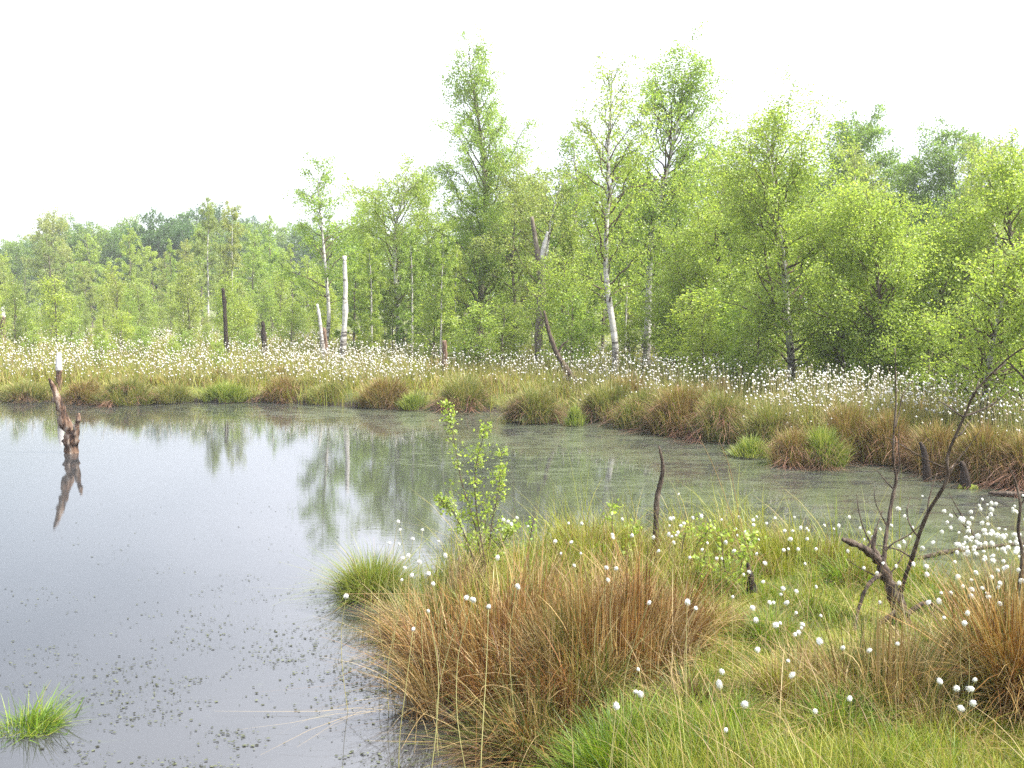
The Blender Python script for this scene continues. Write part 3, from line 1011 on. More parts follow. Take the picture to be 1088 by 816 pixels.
shr = limb_thing("dead_shrub", "bare dead shrub with gnarled trunk and long thin limbs on near bank", "dead shrub", bp, [
    ("trunk", [bp] + P_([(957, 650), (946, 622), (936, 598), (928, 582), (931, 562)], Yb, [0, 0.0, 0.03, 0.05, 0.06]), [14 * f, 12.5 * f, 10 * f, 8 * f, 5.0 * f, 2 * f], None),
    ("stub_limb", P_([(934, 596), (920, 584), (906, 577), (895, 573)], Yb, [0.02, -0.05, -0.1, -0.15]), [7 * f, 6.4 * f, 5 * f, 2.4 * f], None),
    ("limb", P_([(956, 650), (956, 632), (970, 590), (983, 551), (1006, 510), (1007, 484), (1025, 442), (1038, 414), (1072, 380), (1092, 368)], Yb, [0, 0, -0.1, -0.2, -0.3, -0.3, -0.35, -0.4, -0.45, -0.5]),
     [4.2 * f, 3.9 * f, 3.5 * f, 3.0 * f, 2.7 * f, 2.4 * f, 2.1 * f, 1.8 * f, 1.4 * f, 0.9 * f], None),
    ("limb", P_([(950, 650), (941, 615), (940, 585), (943, 560), (949, 525), (952, 508), (949, 487), (950, 455), (952, 428), (951, 370)], Yb, [0, 0.05, 0.1, 0.15, 0.2, 0.2, 0.2, 0.2, 0.2, 0.2]),
     [4.4 * f, 4 * f, 3.7 * f, 3.3 * f, 2.9 * f, 2.6 * f, 2.0 * f, 1.7 * f, 1.3 * f, 0.8 * f], None),
    ("twig", P_([(952, 508), (956, 493), (955, 478), (955, 452)], Yb + 0.2), [1.5 * f, 1.3 * f, 0.9 * f, 0.5 * f], None),
    ("twig", P_([(1023, 443), (1049, 433), (1062, 424), (1073, 415)], Yb - 0.35), [1.6 * f, 1.3 * f, 1.0 * f, 0.6 * f], None),
    ("twig", P_([(1006, 508), (1017, 490), (1028, 476), (1042, 457)], Yb - 0.3), [1.6 * f, 1.2 * f, 0.9 * f, 0.5 * f], None),
    ("twig", P_([(1005, 498), (980, 486), (958, 473), (942, 464)], Yb - 0.3), [1.1 * f, 0.9 * f, 0.7 * f, 0.4 * f], None),
    ("twig", P_([(936, 592), (948, 578), (966, 568), (985, 552)], Yb - 0.1), [1.6 * f, 1.4 * f, 1.1 * f, 0.6 * f], None),
    ("root", P_([(953, 650), (935, 664), (922, 690)], Yb - 0.1), [5 * f, 4 * f, 2.5 * f], None),
    ("limb", P_([(936, 610), (922, 622), (912, 648), (908, 672)], Yb, [0, -0.1, -0.15, -0.2]), [3.5 * f, 3.2 * f, 3 * f, 2.4 * f], None),
    ("root", P_([(962, 655), (985, 640), (1005, 655)], Yb - 0.1), [5 * f, 3.5 * f, 2.0 * f], None)] + shrub_twigs(Yb, f), 'limb_dead', wob=0.12)
Yl = 7.6
f = 0.7 * Yl / F
b = np.array((xat(990, Yl), Yl, 0.05))
limb_thing("fallen_branch", "dead branch lying over the water behind the bare shrub", "branch", b, [
    ("trunk", P_([(975, 594), (990, 590), (1015, 585), (1060, 580), (1100, 576)], Yl), [2 * f, 4 * f, 4 * f, 3.2 * f, 2.5 * f], None),
    ("twig", P_([(1040, 582), (1030, 560), (1022, 548), (1008, 524)], Yl), [1.8 * f, 1.4 * f, 1.1 * f, 0.6 * f], None),
    ("twig", P_([(1034, 566), (1022, 556), (1012, 541)], Yl), [1.4 * f, 1.0 * f, 0.5 * f], None)], 'limb_dead', wob=0.06)
Yl = 5.6
f = 0.7 * Yl / F
bb = np.array((xat(1084, Yl), Yl, 0.15))
limb_thing("dead_branch", "thin forked dead branch standing up at the right edge among cotton grass", "branch", bb, [
    ("trunk", [bb] + P_([(1086, 600), (1082, 565), (1084, 536), (1079, 512), (1072, 496)], Yl), [4 * f, 3.2 * f, 2.6 * f, 2.2 * f, 1.6 * f, 0.7 * f], None),
    ("twig", P_([(1083, 540), (1090, 528), (1098, 520)], Yl), [1.5 * f, 1.1 * f, 0.6 * f], None)], 'limb_dead', wob=0.05)
Yl = 7.4
f = 0.7 * Yl / F
bb = np.array((xat(698, Yl), Yl, 0.1))
limb_thing("dead_stick", "curved bare stick standing at the back edge of the near bank", "stick", bb, [
    ("trunk", [bb] + P_([(697, 560), (698, 530), (703, 508), (704, 492), (700, 474)], Yl), [5 * f, 4.6 * f, 4.0 * f, 3.4 * f, 2.6 * f, 1.3 * f], None)], 'limb_dead', wob=0.06)
Yl = 6.4
f = 0.7 * Yl / F
bb = np.array((xat(799, Yl), Yl, 0.12))
limb_thing("tree_stump", "small dark jagged stump with yellow moss in the near bank grass", "stump", bb, [
    ("trunk", [bb] + P_([(799, 640), (798, 618), (794, 598)], Yl), [12 * f, 10 * f, 7 * f, 2 * f], None),
    ("moss", P_([(789, 640), (800, 634), (812, 640)], Yl - 0.04), [4 * f, 6.5 * f, 3.5 * f], 'moss')], 'dark_wood', wob=0.14)

# ------------------------------------------------------------------ tussocks
tus_n = 0


def tussock(cx, cy, r, h, n, label, top='tus_green', skirt='skirt', wd=0.006, group=None, z=None, seed=0, skirt_share=0.3, name="grass_tussock", up=0.62):
    g = np.random.default_rng(1000 + seed)
    z = float(ground_z(np.array([cx]), np.array([cy]))[0]) if z is None else z
    root = thing(name, label, "tussock", (cx, cy, z), 0, group)

    def part(nm, n, hs, lean_a, lean_b, droop, mat, rr):
        a = g.uniform(0, 6.283, n)
        q = np.sqrt(g.uniform(0, 1, n)) * rr
        nt_ = max(5, n // 45)                  # blades spring from separate tufts on a low hummock
        ta, tq = g.uniform(0, 6.283, nt_), np.sqrt(g.uniform(0, 1, nt_)) * rr
        th = g.uniform(0.65, 1.2, nt_)
        ti = g.integers(0, nt_, n)
        bx = tq[ti] * np.cos(ta[ti]) + g.normal(0, 0.05, n)
        by = tq[ti] * np.sin(ta[ti]) + g.normal(0, 0.05, n)
        q = np.minimum(np.hypot(bx, by), rr * 1.2)
        a = np.arctan2(by, bx)
        k = q / (rr + 1e-6)
        base = np.stack([bx, by, -0.04 + 0.45 * h * np.clip(1 - k ** 2, 0, 1)], 1)
        az = a + g.normal(0, 0.6, n)
        hs = hs * th[ti]
        lean = np.clip(lean_a + (lean_b - lean_a) * k + g.normal(0, 0.14, n), 0.02, 1.25)
        V, Q = blades(base, hs * g.uniform(0.55, 1.1, n), az, lean, (wd if nm == 'foliage' else 0.6 * wd) * g.uniform(0.7, 1.4, n), droop * g.uniform(0.5, 1.4, n), 5, g=g)
        V[:, 2] = np.maximum(V[:, 2], 0.015 - z)
        link(nm, mk_mesh(nm, V, Q), M[mat], root)
    part("foliage", n, h * 0.72, 0.12, min(1.0, r / h * up), 0.22, top, r * 0.72)
    if skirt:
        part("dead_skirt", int(n * skirt_share), h * 0.8, 0.5, 1.1, 0.6, skirt, r * 0.78)
    return root


specific = [  # px, base py, half width px, height px, blades, top, skirt, label
    (22, 427, 34, 26, 1500, 'tus_green', 'skirt', "low olive tussock at the left end of the far waterline"),
    (86, 429, 28, 28, 1500, 'tus_brown', 'skirt', "brownish tussock directly behind the leaning snag"),
    (130, 431, 36, 30, 2200, 'tus_green', 'skirt_red', "olive tussock with reddish brown front right of the leaning snag"),
    (178, 429, 26, 24, 1200, 'tus_green', None, "pale olive tussock between the red fronted and bright green tussocks"),
    (237, 428, 30, 25, 1800, 'tus_lush', None, "neat rounded bright green tussock at the far left waterline"),
    (296, 428, 28, 30, 1500, 'tus_brown', 'skirt_red', "rusty brown tussock right of the neat bright green tussock"),
    (345, 430, 28, 26, 1500, 'tus_green', None, "pale green tussock left of the dark brown skirted tussock"),
    (408, 434, 30, 36, 2200, 'tus_brown', 'skirt', "dark brown skirted tussock at the middle of the far waterline"),
    (440, 436, 18, 22, 900, 'tus_lush', None, "small bright green tussock at the foot of the dark brown one"),
    (492, 437, 38, 42, 2000, 'tus_green', 'skirt_red', "wide olive and rust tussock below the tallest birch"),
    (566, 450, 35, 36, 3000, 'tus_green', 'skirt', "dark based tussock standing alone in the water before the far bank"),
    (612, 453, 11, 18, 500, 'tus_lush', None, "tiny green tuft in the water right of the lone tussock"),
    (648, 449, 34, 42, 2000, 'tus_green', 'skirt', "olive tussock at the water right of the tiny green tuft"),
    (682, 456, 32, 42, 1800, 'tus_green', 'skirt_red', "green topped tussock where the bank starts to curve nearer"),
    (726, 463, 38, 56, 2600, 'tus_brown', 'skirt_red', "tall reddish brown tussock on the curving right bank"),
    (768, 470, 36, 56, 2400, 'tus_green', 'skirt_red', "tall tussock with dull red base right of the reddish brown one"),
    (800, 487, 22, 22, 1000, 'tus_lush', None, "small fresh green tuft standing in the water at right bank"),
    (845, 496, 24, 40, 1800, 'tus_brown', 'skirt_red', "rusty half of the twin tussock in the water at right bank"),
    (876, 497, 26, 40, 2000, 'tus_lush', 'skirt', "bright green half of the twin tussock in the water at right bank"),
    (824, 480, 34, 54, 2200, 'tus_green', 'skirt', "tall olive tussock behind the twin tussock"),
    (905, 490, 36, 62, 2600, 'tus_brown', 'skirt_red', "large tussock with pinkish red skirt right of the twin tussock"),
    (950, 494, 30, 58, 2200, 'tus_brown', 'skirt_red', "brown and pink tussock left of the black leaning post"),
    (1004, 504, 34, 56, 2400, 'tus_brown', 'skirt', "shaggy straw brown tussock between two black stumps"),
    (1056, 514, 38, 66, 2800, 'tus_brown', 'skirt', "largest shaggy brown tussock by the small white birch foot"),
    (1105, 520, 36, 66, 2200, 'tus_brown', 'skirt_red', "shaggy brown tussock cut by the right edge"),
]
for k, (px, py, hw, hp, n, top, sk, lab) in enumerate(specific):
    c = at(px, py, 0.0)
    s = c[1] / F
    tussock(c[0], c[1] + hw * s * 0.5, hw * s, hp * s * (1.0 if px < 640 else 0.92) + (0.08 if px > 520 else 0.0), n, lab, top, sk, wd=0.0105 if c[1] > 16 else 0.008, z=0.02, seed=k)
# the rank of tussocks behind
gt = np.random.default_rng(5)
for k in range(46):
    px = -30 + 1150 * (k + gt.uniform(0, 1)) / 46
    yb = float(np.interp(px, [p[0] for p in far_px], [p[1] for p in far_px]))
    c0 = at(px, yb, 0.0)
    Y = c0[1] + gt.uniform(0.9, 3.2)
    x = xat(px, Y)
    tussock(x, Y, gt.uniform(0.4, 0.75), gt.uniform(0.30, 0.48) * (1.25 if px > 640 else 0.85), 1000, "olive brown tussock in the second rank behind the far waterline",
            ('tus_green', 'tus_brown', 'tus_green')[k % 3], 'skirt', wd=0.0105, group="tussocks in the second rank of the far bank", seed=100 + k)

# ------------------------------------------------------------------ far bank: sedge and cotton grass (uncountable)
def sample_field(n, g, dmin, dmax, pw=1.0):
    """Points in view on the far bank, spread evenly over the picture rather than over the ground."""
    px = g.uniform(-90, 1180, n)
    inv = g.uniform(1 / dmax, 1 / dmin, n)
    Y = 1 / inv
    x = (px - 544) / F * Y
    sd = pond_sd(x, Y)
    lim = np.interp(px, [-90, 380, 560, 800, 1180], [70, 56, 40, 34, 30])
    ok = (sd > 0.05) & (Y > 10.5) & (Y < lim)
    return x[ok], Y[ok], sd[ok], px[ok]


g = np.random.default_rng(61)
x, y, sd, _ = sample_field(150000, g, 11, 75)
n = len(x)
z = ground_z(x, y)
clump = 0.5 + 0.5 * hum(x * 0.8, y * 0.8)
hh = (0.22 + 0.22 * clump) * g.uniform(0.7, 1.3, n)
sel = g.uniform(0, 1, n)
for nm, mk, lo_, hi_ in (("field_sedge_grass", 'grass_olive', 0.0, 0.62), ("field_dry_grass", 'tus_brown', 0.62, 1.0)):
    s = (sel >= lo_) & (sel < hi_)
    V, Q = blades(np.stack([x, y, z], 1)[s], hh[s], g.uniform(0, 6.28, s.sum()), g.uniform(0.1, 0.7, s.sum()), 0.00045 * y[s] + 0.003, 0.1, 3, g=g)
    structure(link(nm, mk_mesh(nm, V, Q), M[mk]), "stuff")


def octa(c, r, g):
    n = len(c)
    d = np.array([(1, 0, 0), (0, 1, 0), (-1, 0, 0), (0, -1, 0), (0, 0, 1.15), (0, 0, -0.9)])
    V = (c[:, None, :] + d[None] * (r * g.uniform(0.8, 1.2, (n,)))[:, None, None]).reshape(-1, 3)
    f = np.array([(0, 1, 4), (1, 2, 4), (2, 3, 4), (3, 0, 4), (1, 0, 5), (2, 1, 5), (3, 2, 5), (0, 3, 5)])
    Q = (f[None] + (np.arange(n) * 6)[:, None, None]).reshape(-1, 3)
    return V, Q


x, y, sd, px = sample_field(130000, g, 11.5, 62)
drift = np.zeros(len(x))
for _ in range(150):                       # drifts of heads with thin places between them
    bpx, binv = g.uniform(-90, 1180), g.uniform(1 / 60, 1 / 11.5)
    bY = 1 / binv
    bX = (bpx - 544) / F * bY
    rx_, ry_ = g.uniform(0.5, 2.2) * (bY / 24) ** 0.8, g.uniform(0.35, 1.3) * (bY / 24) ** 1.4
    drift += g.uniform(0.4, 1.1) * np.exp(-((x - bX) / rx_) ** 2 - ((y - bY) / ry_) ** 2)
ne = np.interp(px, [480, 640], [0, 1])
dens = np.clip((sd - 0.15 + 0.25 * ne) / (1.6 - 0.9 * ne), 0, 1) * np.clip(0.06 + 0.05 * ne + drift * (1.5 - 0.5 * ne), 0, 1) * np.interp(px, [0, 450, 560, 760, 1000, 1100], [1.0, 1.0, 0.8, 0.55, 0.42, 0.36])
s = g.uniform(0, 1, len(x)) < dens * 0.72
x, y = x[s], y[s]
n = len(x)
z = ground_z(x, y)
hs = g.uniform(0.2, 0.64, n) + 0.12 * np.interp(x / y, [-0.05, 0.08], [0, 1])
tipx, tipy = x + g.normal(0, 0.07, n), y + g.normal(0, 0.07, n)
top = np.stack([tipx, tipy, z + hs], 1)
r_ = (0.0105 + 0.0003 * y) * g.uniform(0.7, 1.2, n)
V, Q = octa(top, r_, g)
structure(link("cotton_grass_heads", mk_mesh("cotton_grass_heads", V, Q, True), M['cotton_far']), "stuff")
Pm = np.stack([np.stack([x, y, z], 1), 0.5 * (np.stack([x, y, z], 1) + top) + g.normal(0, 0.01, (n, 3)), top], 1)
near = y < 34
V, Q = tubes(Pm[near], np.full((near.sum(), 3), 0.0022), 3)
structure(link("cotton_grass_stalks", mk_mesh("cotton_grass_stalks", V, Q), M['stem']), "stuff")

# ------------------------------------------------------------------ near bank grass
g = np.random.default_rng(77)


def near_points(n, g):
    px = g.uniform(330, 1260, n)
    py = g.uniform(560, 905, n)
    c = [ray(a, b) for a, b in ((0, 0),)]
    u = (px - 544) / F
    v = -(py - 408) / F
    dy, dz = CP + v * SP, -SP + v * CP
    sN = (0.18 - CAM_H) / dz
    x, y = u * sN, dy * sN
    sd = pond_sd(x, y)
    ok = (sd > -0.02) & (y < 9.5)
    return x[ok], y[ok], sd[ok], px[ok], py[ok]


def blob(px, py, lst):
    o = np.zeros(len(px))
    for cx, cy, rx, ry, a in lst:
        o += a * np.exp(-((px - cx) / rx) ** 2 - ((py - cy) / ry) ** 2)
    return o


cx_, cy_, _, _, _ = near_points(9000, g)
x, y, sd, px, py = near_points(190000, g)
pull = g.integers(0, len(cx_), len(x))
tuf = g.uniform(0, 1, len(x)) < 0.72
x = np.where(tuf, cx_[pull] + g.normal(0, 0.028, len(x)), x)
y = np.where(tuf, cy_[pull] + g.normal(0, 0.028, len(x)), y)
tuft_h = g.gamma(2.4, 0.42, len(cx_))[pull]
tuft_c = g.normal(0, 0.22, len(cx_))[pull]
sd = pond_sd(x, y)
px = 544 + x / y * F * 0.985
py = 320 + (CAM_H - 0.18) / y * F * 0.99
z = ground_z(x, y)
n = len(x)
fresh = 0.20 + blob(px, py, [(650, 800, 90, 50, 0.7), (850, 700, 90, 50, 0.6), (770, 790, 90, 50, 0.3), (1000, 665, 70, 45, 0.5), (960, 790, 140, 60, 0.55), (440, 720, 40, 40, 0.5), (780, 640, 60, 40, 0.4)])
fresh -= blob(px, py, [(820, 600, 200, 30, 0.3), (640, 590, 150, 30, 0.3)])
hb = 0.115 + 0.12 * np.clip((y - 5.2) / 2.2, 0, 1) + 0.05 * hum(x * 1.6, y * 1.6)
hb = hb * np.clip(0.45 + sd / 0.5, 0.45, 1) * np.where(tuf, np.clip(tuft_h, 0.35, 2.1), 0.7)
for mpx, mpy, mr in ((950, 690, 0.36), (955, 655, 0.3), (798, 660, 0.22), (925, 660, 0.25)):      # trodden hollows round the dead wood
    mc = at(mpx, mpy, 0.2)
    hb = hb * (1 - 0.72 * np.exp(-((x - mc[0]) ** 2 + (y - mc[1]) ** 2) / mr ** 2))
fresh = fresh + np.where(tuf, tuft_c, 0)
pick = g.uniform(0, 1, n)
straw = 0.06 + blob(px, py, [(800, 745, 60, 40, 0.35), (730, 785, 60, 35, 0.4), (980, 705, 80, 40, 0.35), (700, 660, 60, 60, 0.3), (860, 690, 50, 40, 0.25), (1040, 790, 60, 25, 0.15)])
gap = hum(x * 2.7 + 1, y * 2.3) + 0.5 * hum(x * 6.1, y * 5.3 + 2)
keep = g.uniform(0, 1, n) < np.clip(0.62 + 0.95 * gap, 0.12, 1.0)
hb = hb * np.clip(0.8 + 0.5 * gap, 0.45, 1.35) * (1 - blob(px, py, [(780, 735, 90, 45, 0.35), (1040, 800, 90, 40, 0.55), (800, 660, 60, 50, 0.3)]))
cls = np.where(~keep, -1, np.where(pick < fresh, 0, np.where(pick < fresh + (1 - np.clip(straw, 0, 0.7)) * (1 - fresh), 1, 2)))
for c, nm, mk, hm, wd in ((0, "fresh_green_grass", 'grass_fresh', 1.0, 0.0032), (1, "olive_sedge_grass", 'grass_olive', 1.15, 0.0028), (2, "dry_straw_grass", 'grass_dry', 1.2, 0.0026)):
    s = cls == c
    k = int(s.sum())
    V, Q = blades(np.stack([x, y, z - 0.01], 1)[s], hm * hb[s] * g.uniform(0.6, 1.4, k), g.uniform(0, 6.28, k), np.clip(g.normal(0.5 if c < 2 else 0.75, 0.25, k), 0.02, 1.2),
                  wd * g.uniform(0.7, 1.4, k) * np.clip(y[s] / 5.5, 0.8, 1.6), g.uniform(0.02, 0.25, k), 4, g=g)
    structure(link(nm, mk_mesh(nm, V, Q), M[mk]), "stuff")

# cushion moss between the tufts: short upright shoots
x, y, sd, px, py = near_points(90000, g)
s = (sd > 0.1) & (y < 8.0)
x, y = x[s], y[s]
k = len(x)
V, Q = blades(np.stack([x, y, ground_z(x, y) - 0.005], 1), g.uniform(0.02, 0.065, k), g.uniform(0, 6.28, k), g.uniform(0.1, 0.9, k), g.uniform(0.003, 0.006, k), g.uniform(0, 0.2, k), 2, g=g)
structure(link("bank_moss", mk_mesh("bank_moss", V, Q), M['grass_olive']), "stuff")
# long dead stems lying over the grass
x, y, sd, px, py = near_points(700, g)
k = len(x)
V, Q = blades(np.stack([x, y, ground_z(x, y) + 0.03], 1), g.uniform(0.25, 0.6, k), g.normal(2.6, 1.3, k), g.uniform(0.4, 1.2, k), g.uniform(0.0018, 0.0032, k), g.uniform(0.05, 0.4, k), 6, g=g)
structure(link("fallen_straw", mk_mesh("fallen_straw", V, Q), M['grass_dry']), "stuff")

# ------------------------------------------------------------------ near bank clumps
def clump_px(px, py, hw, h, n, label, mats, seed, wd=0.0042, name="rush_clump", lean=(0.06, 0.55), droop=0.10, gz=0.12, spread=0.75, bend=None, wind=None):
    g = np.random.default_rng(2000 + seed)
    c = at(px, py, gz)
    c[2] = max(0.0, float(ground_z(c[0:1], c[1:2])[0])) - 0.02
    root = thing(name, label, "rush clump" if name == "rush_clump" else "tussock", c)
    r = hw / F * c[1]
    tot = sum(m[2] for m in mats)
    for nm, mk, share, hm in mats:
        k = int(n * share / tot)
        nt_ = max(6, k // 150)
        ta, tq = g.uniform(0, 6.283, nt_), np.sqrt(g.uniform(0, 1, nt_))
        th = g.uniform(0.45, 1.2, nt_)
        ti = g.integers(0, nt_, k)
        bx = tq[ti] * r * spread * np.cos(ta[ti]) + g.normal(0, 0.045, k)
        by = tq[ti] * r * spread * np.sin(ta[ti]) + g.normal(0, 0.045, k)
        a = np.arctan2(by, bx)
        q = np.clip(np.hypot(bx, by) / (r * spread), 0, 1.15)
        base = np.stack([bx, by, np.zeros(k)], 1)
        tl = g.normal(0.0, 0.13, nt_)[ti]
        hm_k = th[ti]
        bx, by = base[:, 0] + c[0], base[:, 1] + c[1]
        base[:, 2] = np.maximum(ground_z(bx, by), -0.03) - c[2] - 0.02
        ln = np.clip(lean[0] + (lean[1] - lean[0]) * q ** 2 + tl + g.normal(0, 0.14, k), 0.01, 1.2)
        az = a + g.normal(0, 0.7, k)
        if wind is not None:
            az = np.where(g.uniform(0, 1, k) < wind[1], wind[0] + g.normal(0, 0.6, k), az)
        dr = droop * g.uniform(0.2, 2.0, k)
        bent = g.uniform(0, 1, k) < 0.17
        dr = np.where(bent, dr + 0.35, dr)
        ln = np.where(bent, ln + 0.35, ln)
        V, Q = blades(base, h * hm * hm_k * g.uniform(0.38, 1.12, k), az, ln, wd * g.uniform(0.6, 1.3, k) * np.where(g.uniform(0, 1, k) < 0.06, 1.8, 1.0), dr, 6, g=g, p=1.9)
        V[:, 2] = np.maximum(V[:, 2], 0.012 - c[2])
        link(nm, mk_mesh(nm, V, Q), M[mk], root)
    return root


clump_px(530, 715, 130, 0.60, 6800, "broad orange brown rush clump drooping over the water at the near bank's tip",
         [("dead_stems", 'rush_brown', 0.55, 1.0), ("straw_stems", 'grass_dry', 0.2, 1.0), ("green_stems", 'rush_mixed', 0.3, 0.85), ("shade_thatch", 'skirt', 0.3, 0.42)], 1, lean=(0.04, 0.62), droop=0.12)  # thatch: short dark dead blades, added to deepen the shade at each clump's foot
clump_px(640, 735, 110, 0.58, 6500, "tall dense red brown rush clump in the middle of the near bank",
         [("dead_stems", 'rush_brown', 0.6, 1.0), ("straw_stems", 'grass_dry', 0.16, 1.0), ("green_stems", 'rush_mixed', 0.26, 0.85), ("shade_thatch", 'skirt', 0.3, 0.42)], 2, lean=(0.03, 0.38))
clump_px(575, 760, 90, 0.5, 5000, "shaded brown rush clump at the waterline before the orange brown clump",
         [("dead_stems", 'rush_brown', 0.6, 1.0), ("green_stems", 'rush_mixed', 0.4, 0.9), ("shade_thatch", 'skirt', 0.5, 0.6)], 3, lean=(0.08, 0.8), droop=0.2)
clump_px(690, 705, 70, 0.5, 4000, "sparser brown rush clump at the right side of the red brown one",
         [("dead_stems", 'rush_brown', 0.7, 1.0), ("straw_stems", 'grass_dry', 0.3, 0.9)], 4)
clump_px(470, 655, 72, 0.42, 4500, "olive and straw rush clump behind the near bank's tip",
         [("green_stems", 'rush_mixed', 0.6, 1.0), ("straw_stems", 'grass_dry', 0.4, 1.0)], 5, lean=(0.1, 0.8), droop=0.2)
clump_px(396, 632, 34, 0.46, 5000, "rounded bright olive tussock in the water left of the near bank",
         [("foliage", 'tus_lush', 0.75, 1.0), ("dead_skirt", 'tus_brown', 0.25, 0.9)], 6, wd=0.004, name="grass_tussock", lean=(0.08, 0.6), droop=0.22, gz=0.0, spread=0.6)
clump_px(1075, 765, 66, 0.62, 8000, "dark brown rush clump at the right edge of the near bank",
         [("dead_stems", 'rush_brown', 0.6, 1.0), ("green_stems", 'rush_mixed', 0.4, 0.9), ("shade_thatch", 'skirt', 0.4, 0.5)], 7)
clump_px(940, 770, 80, 0.50, 2300, "thin green rush clump with tall straw stems before the bare shrub",
         [("green_stems", 'rush_mixed', 0.85, 0.9), ("straw_stems", 'grass_dry', 0.15, 1.15)], 8, lean=(0.03, 0.45))
clump_px(1025, 745, 55, 0.5, 900, "loose straw coloured rush clump left of the dark right clump",
         [("green_stems", 'rush_mixed', 0.5, 0.9), ("straw_stems", 'grass_dry', 0.5, 1.1)], 9, lean=(0.05, 0.6))
clump_px(870, 745, 60, 0.42, 500, "slanting straw rush clump left of the thin green clump",
         [("green_stems", 'rush_mixed', 0.4, 0.9), ("straw_stems", 'grass_dry', 0.6, 1.1)], 10, lean=(0.1, 0.7), wind=(2.4, 0.6))
clump_px(1075, 672, 42, 0.40, 3200, "dark sedge tussock under the dense white cotton heads at right",
         [("foliage", 'rush_mixed', 0.6, 1.0), ("dead_skirt", 'skirt', 0.4, 0.9)], 11, name="grass_tussock", lean=(0.1, 0.8), droop=0.25)
clump_px(650, 612, 90, 0.34, 3500, "straw yellow sedge tussock behind the brown rush clumps",
         [("foliage", 'grass_olive', 0.6, 1.0), ("dead_skirt", 'grass_dry', 0.4, 1.0)], 12, name="grass_tussock", lean=(0.1, 0.7), droop=0.15)
clump_px(850, 620, 90, 0.32, 3500, "yellow green sedge tussock on the back edge of the near bank",
         [("foliage", 'grass_olive', 0.8, 1.0), ("dead_skirt", 'grass_dry', 0.2, 1.0)], 13, name="grass_tussock", lean=(0.1, 0.7), droop=0.15)
clump_px(655, 812, 60, 0.26, 3500, "bright fresh green grass tuft at the bottom before the rush clumps",
         [("foliage", 'grass_fresh', 1.0, 1.0)], 14, name="grass_tussock", lean=(0.1, 0.8), droop=0.15)
clump_px(20, 776, 30, 0.2, 800, "small bright green grass tuft standing in the water at bottom left",
         [("foliage", 'grass_fresh', 1.0, 1.0)], 15, name="grass_tussock", lean=(0.1, 0.6), droop=0.05, gz=0.0, wd=0.005)

g = np.random.default_rng(404)
for k, (px, py, hw, h, kind) in enumerate([(735, 770, 42, 0.26, 0), (770, 800, 40, 0.22, 1), (830, 765, 46, 0.28, 2), (885, 800, 50, 0.24, 1), (820, 700, 34, 0.24, 1), (760, 690, 34, 0.26, 2), (1000, 800, 48, 0.26, 2),
                                           (905, 640, 40, 0.26, 1), (1010, 668, 40, 0.26, 1), (980, 735, 40, 0.40, 0), (740, 640, 44, 0.28, 2), (600, 795, 36, 0.26, 0), (560, 775, 30, 0.24, 0), (700, 805, 36, 0.28, 2)]):
    mats = ([("foliage", 'rush_mixed', 0.6, 1.0), ("dead_skirt", 'skirt', 0.4, 0.9)], [("foliage", 'grass_fresh', 0.8, 1.0), ("dead_skirt", 'grass_dry', 0.2, 1.0)],
            [("foliage", 'grass_olive', 0.5, 0.9), ("dead_skirt", 'grass_dry', 0.5, 1.0)])[kind]
    lab = ["low dark brown tuft mixed into the near bank grass", "low fresh green tuft mixed into the near bank grass", "low straw coloured tuft mixed into the near bank grass"][kind]
    o = clump_px(px, py, hw, h, 1400, lab, mats, 60 + k, wd=0.0034, name="grass_tussock", lean=(0.15, 0.95), droop=0.25)
    o["group"] = ["dark brown tufts in the near bank grass", "fresh green tufts in the near bank grass", "straw tufts in the near bank grass"][kind]

# arching dead stems leaning over the water
g = np.random.default_rng(88)
for k, (pts, Y) in enumerate(([[(470, 690), (445, 665), (415, 660), (385, 672), (360, 690)], 5.6], [[(478, 705), (450, 672), (420, 650), (395, 655)], 5.5], [[(540, 700), (510, 690), (470, 715), (455, 735)], 5.2],
                              [[(790, 590), (778, 550), (760, 500), (742, 462)], 6.6], [[(800, 600), (788, 560), (776, 500), (764, 468)], 6.5], [[(560, 760), (545, 735), (520, 728), (510, 740), (514, 800)], 4.8],
                              [[(470, 640), (450, 632), (400, 631), (365, 631)], 6.4])):
    P = P_(pts, Y, [0.04 * math.sin(j * 2 + k) for j in range(len(pts))])
    V, Q = tube(P, np.linspace(0.0028, 0.0012, len(P)), 5, 6)
    o = link("dry_grass_stem", mk_mesh("dry_grass_stem", V, Q, True), M['grass_dry'])
    tag(o, ["longest arching straw stem reaching furthest over the water", "upper arching straw stem at the near bank's left tip", "bent straw stem curving down before the orange brown clump",
            "tall thin straw stem leaning left above the back edge grass", "second tall straw stem right of the leaning one above back edge", "hooked straw stem hanging before the shaded rush clump",
            "level straw stem lying across the lone olive tussock's foot"][k], "grass stem")

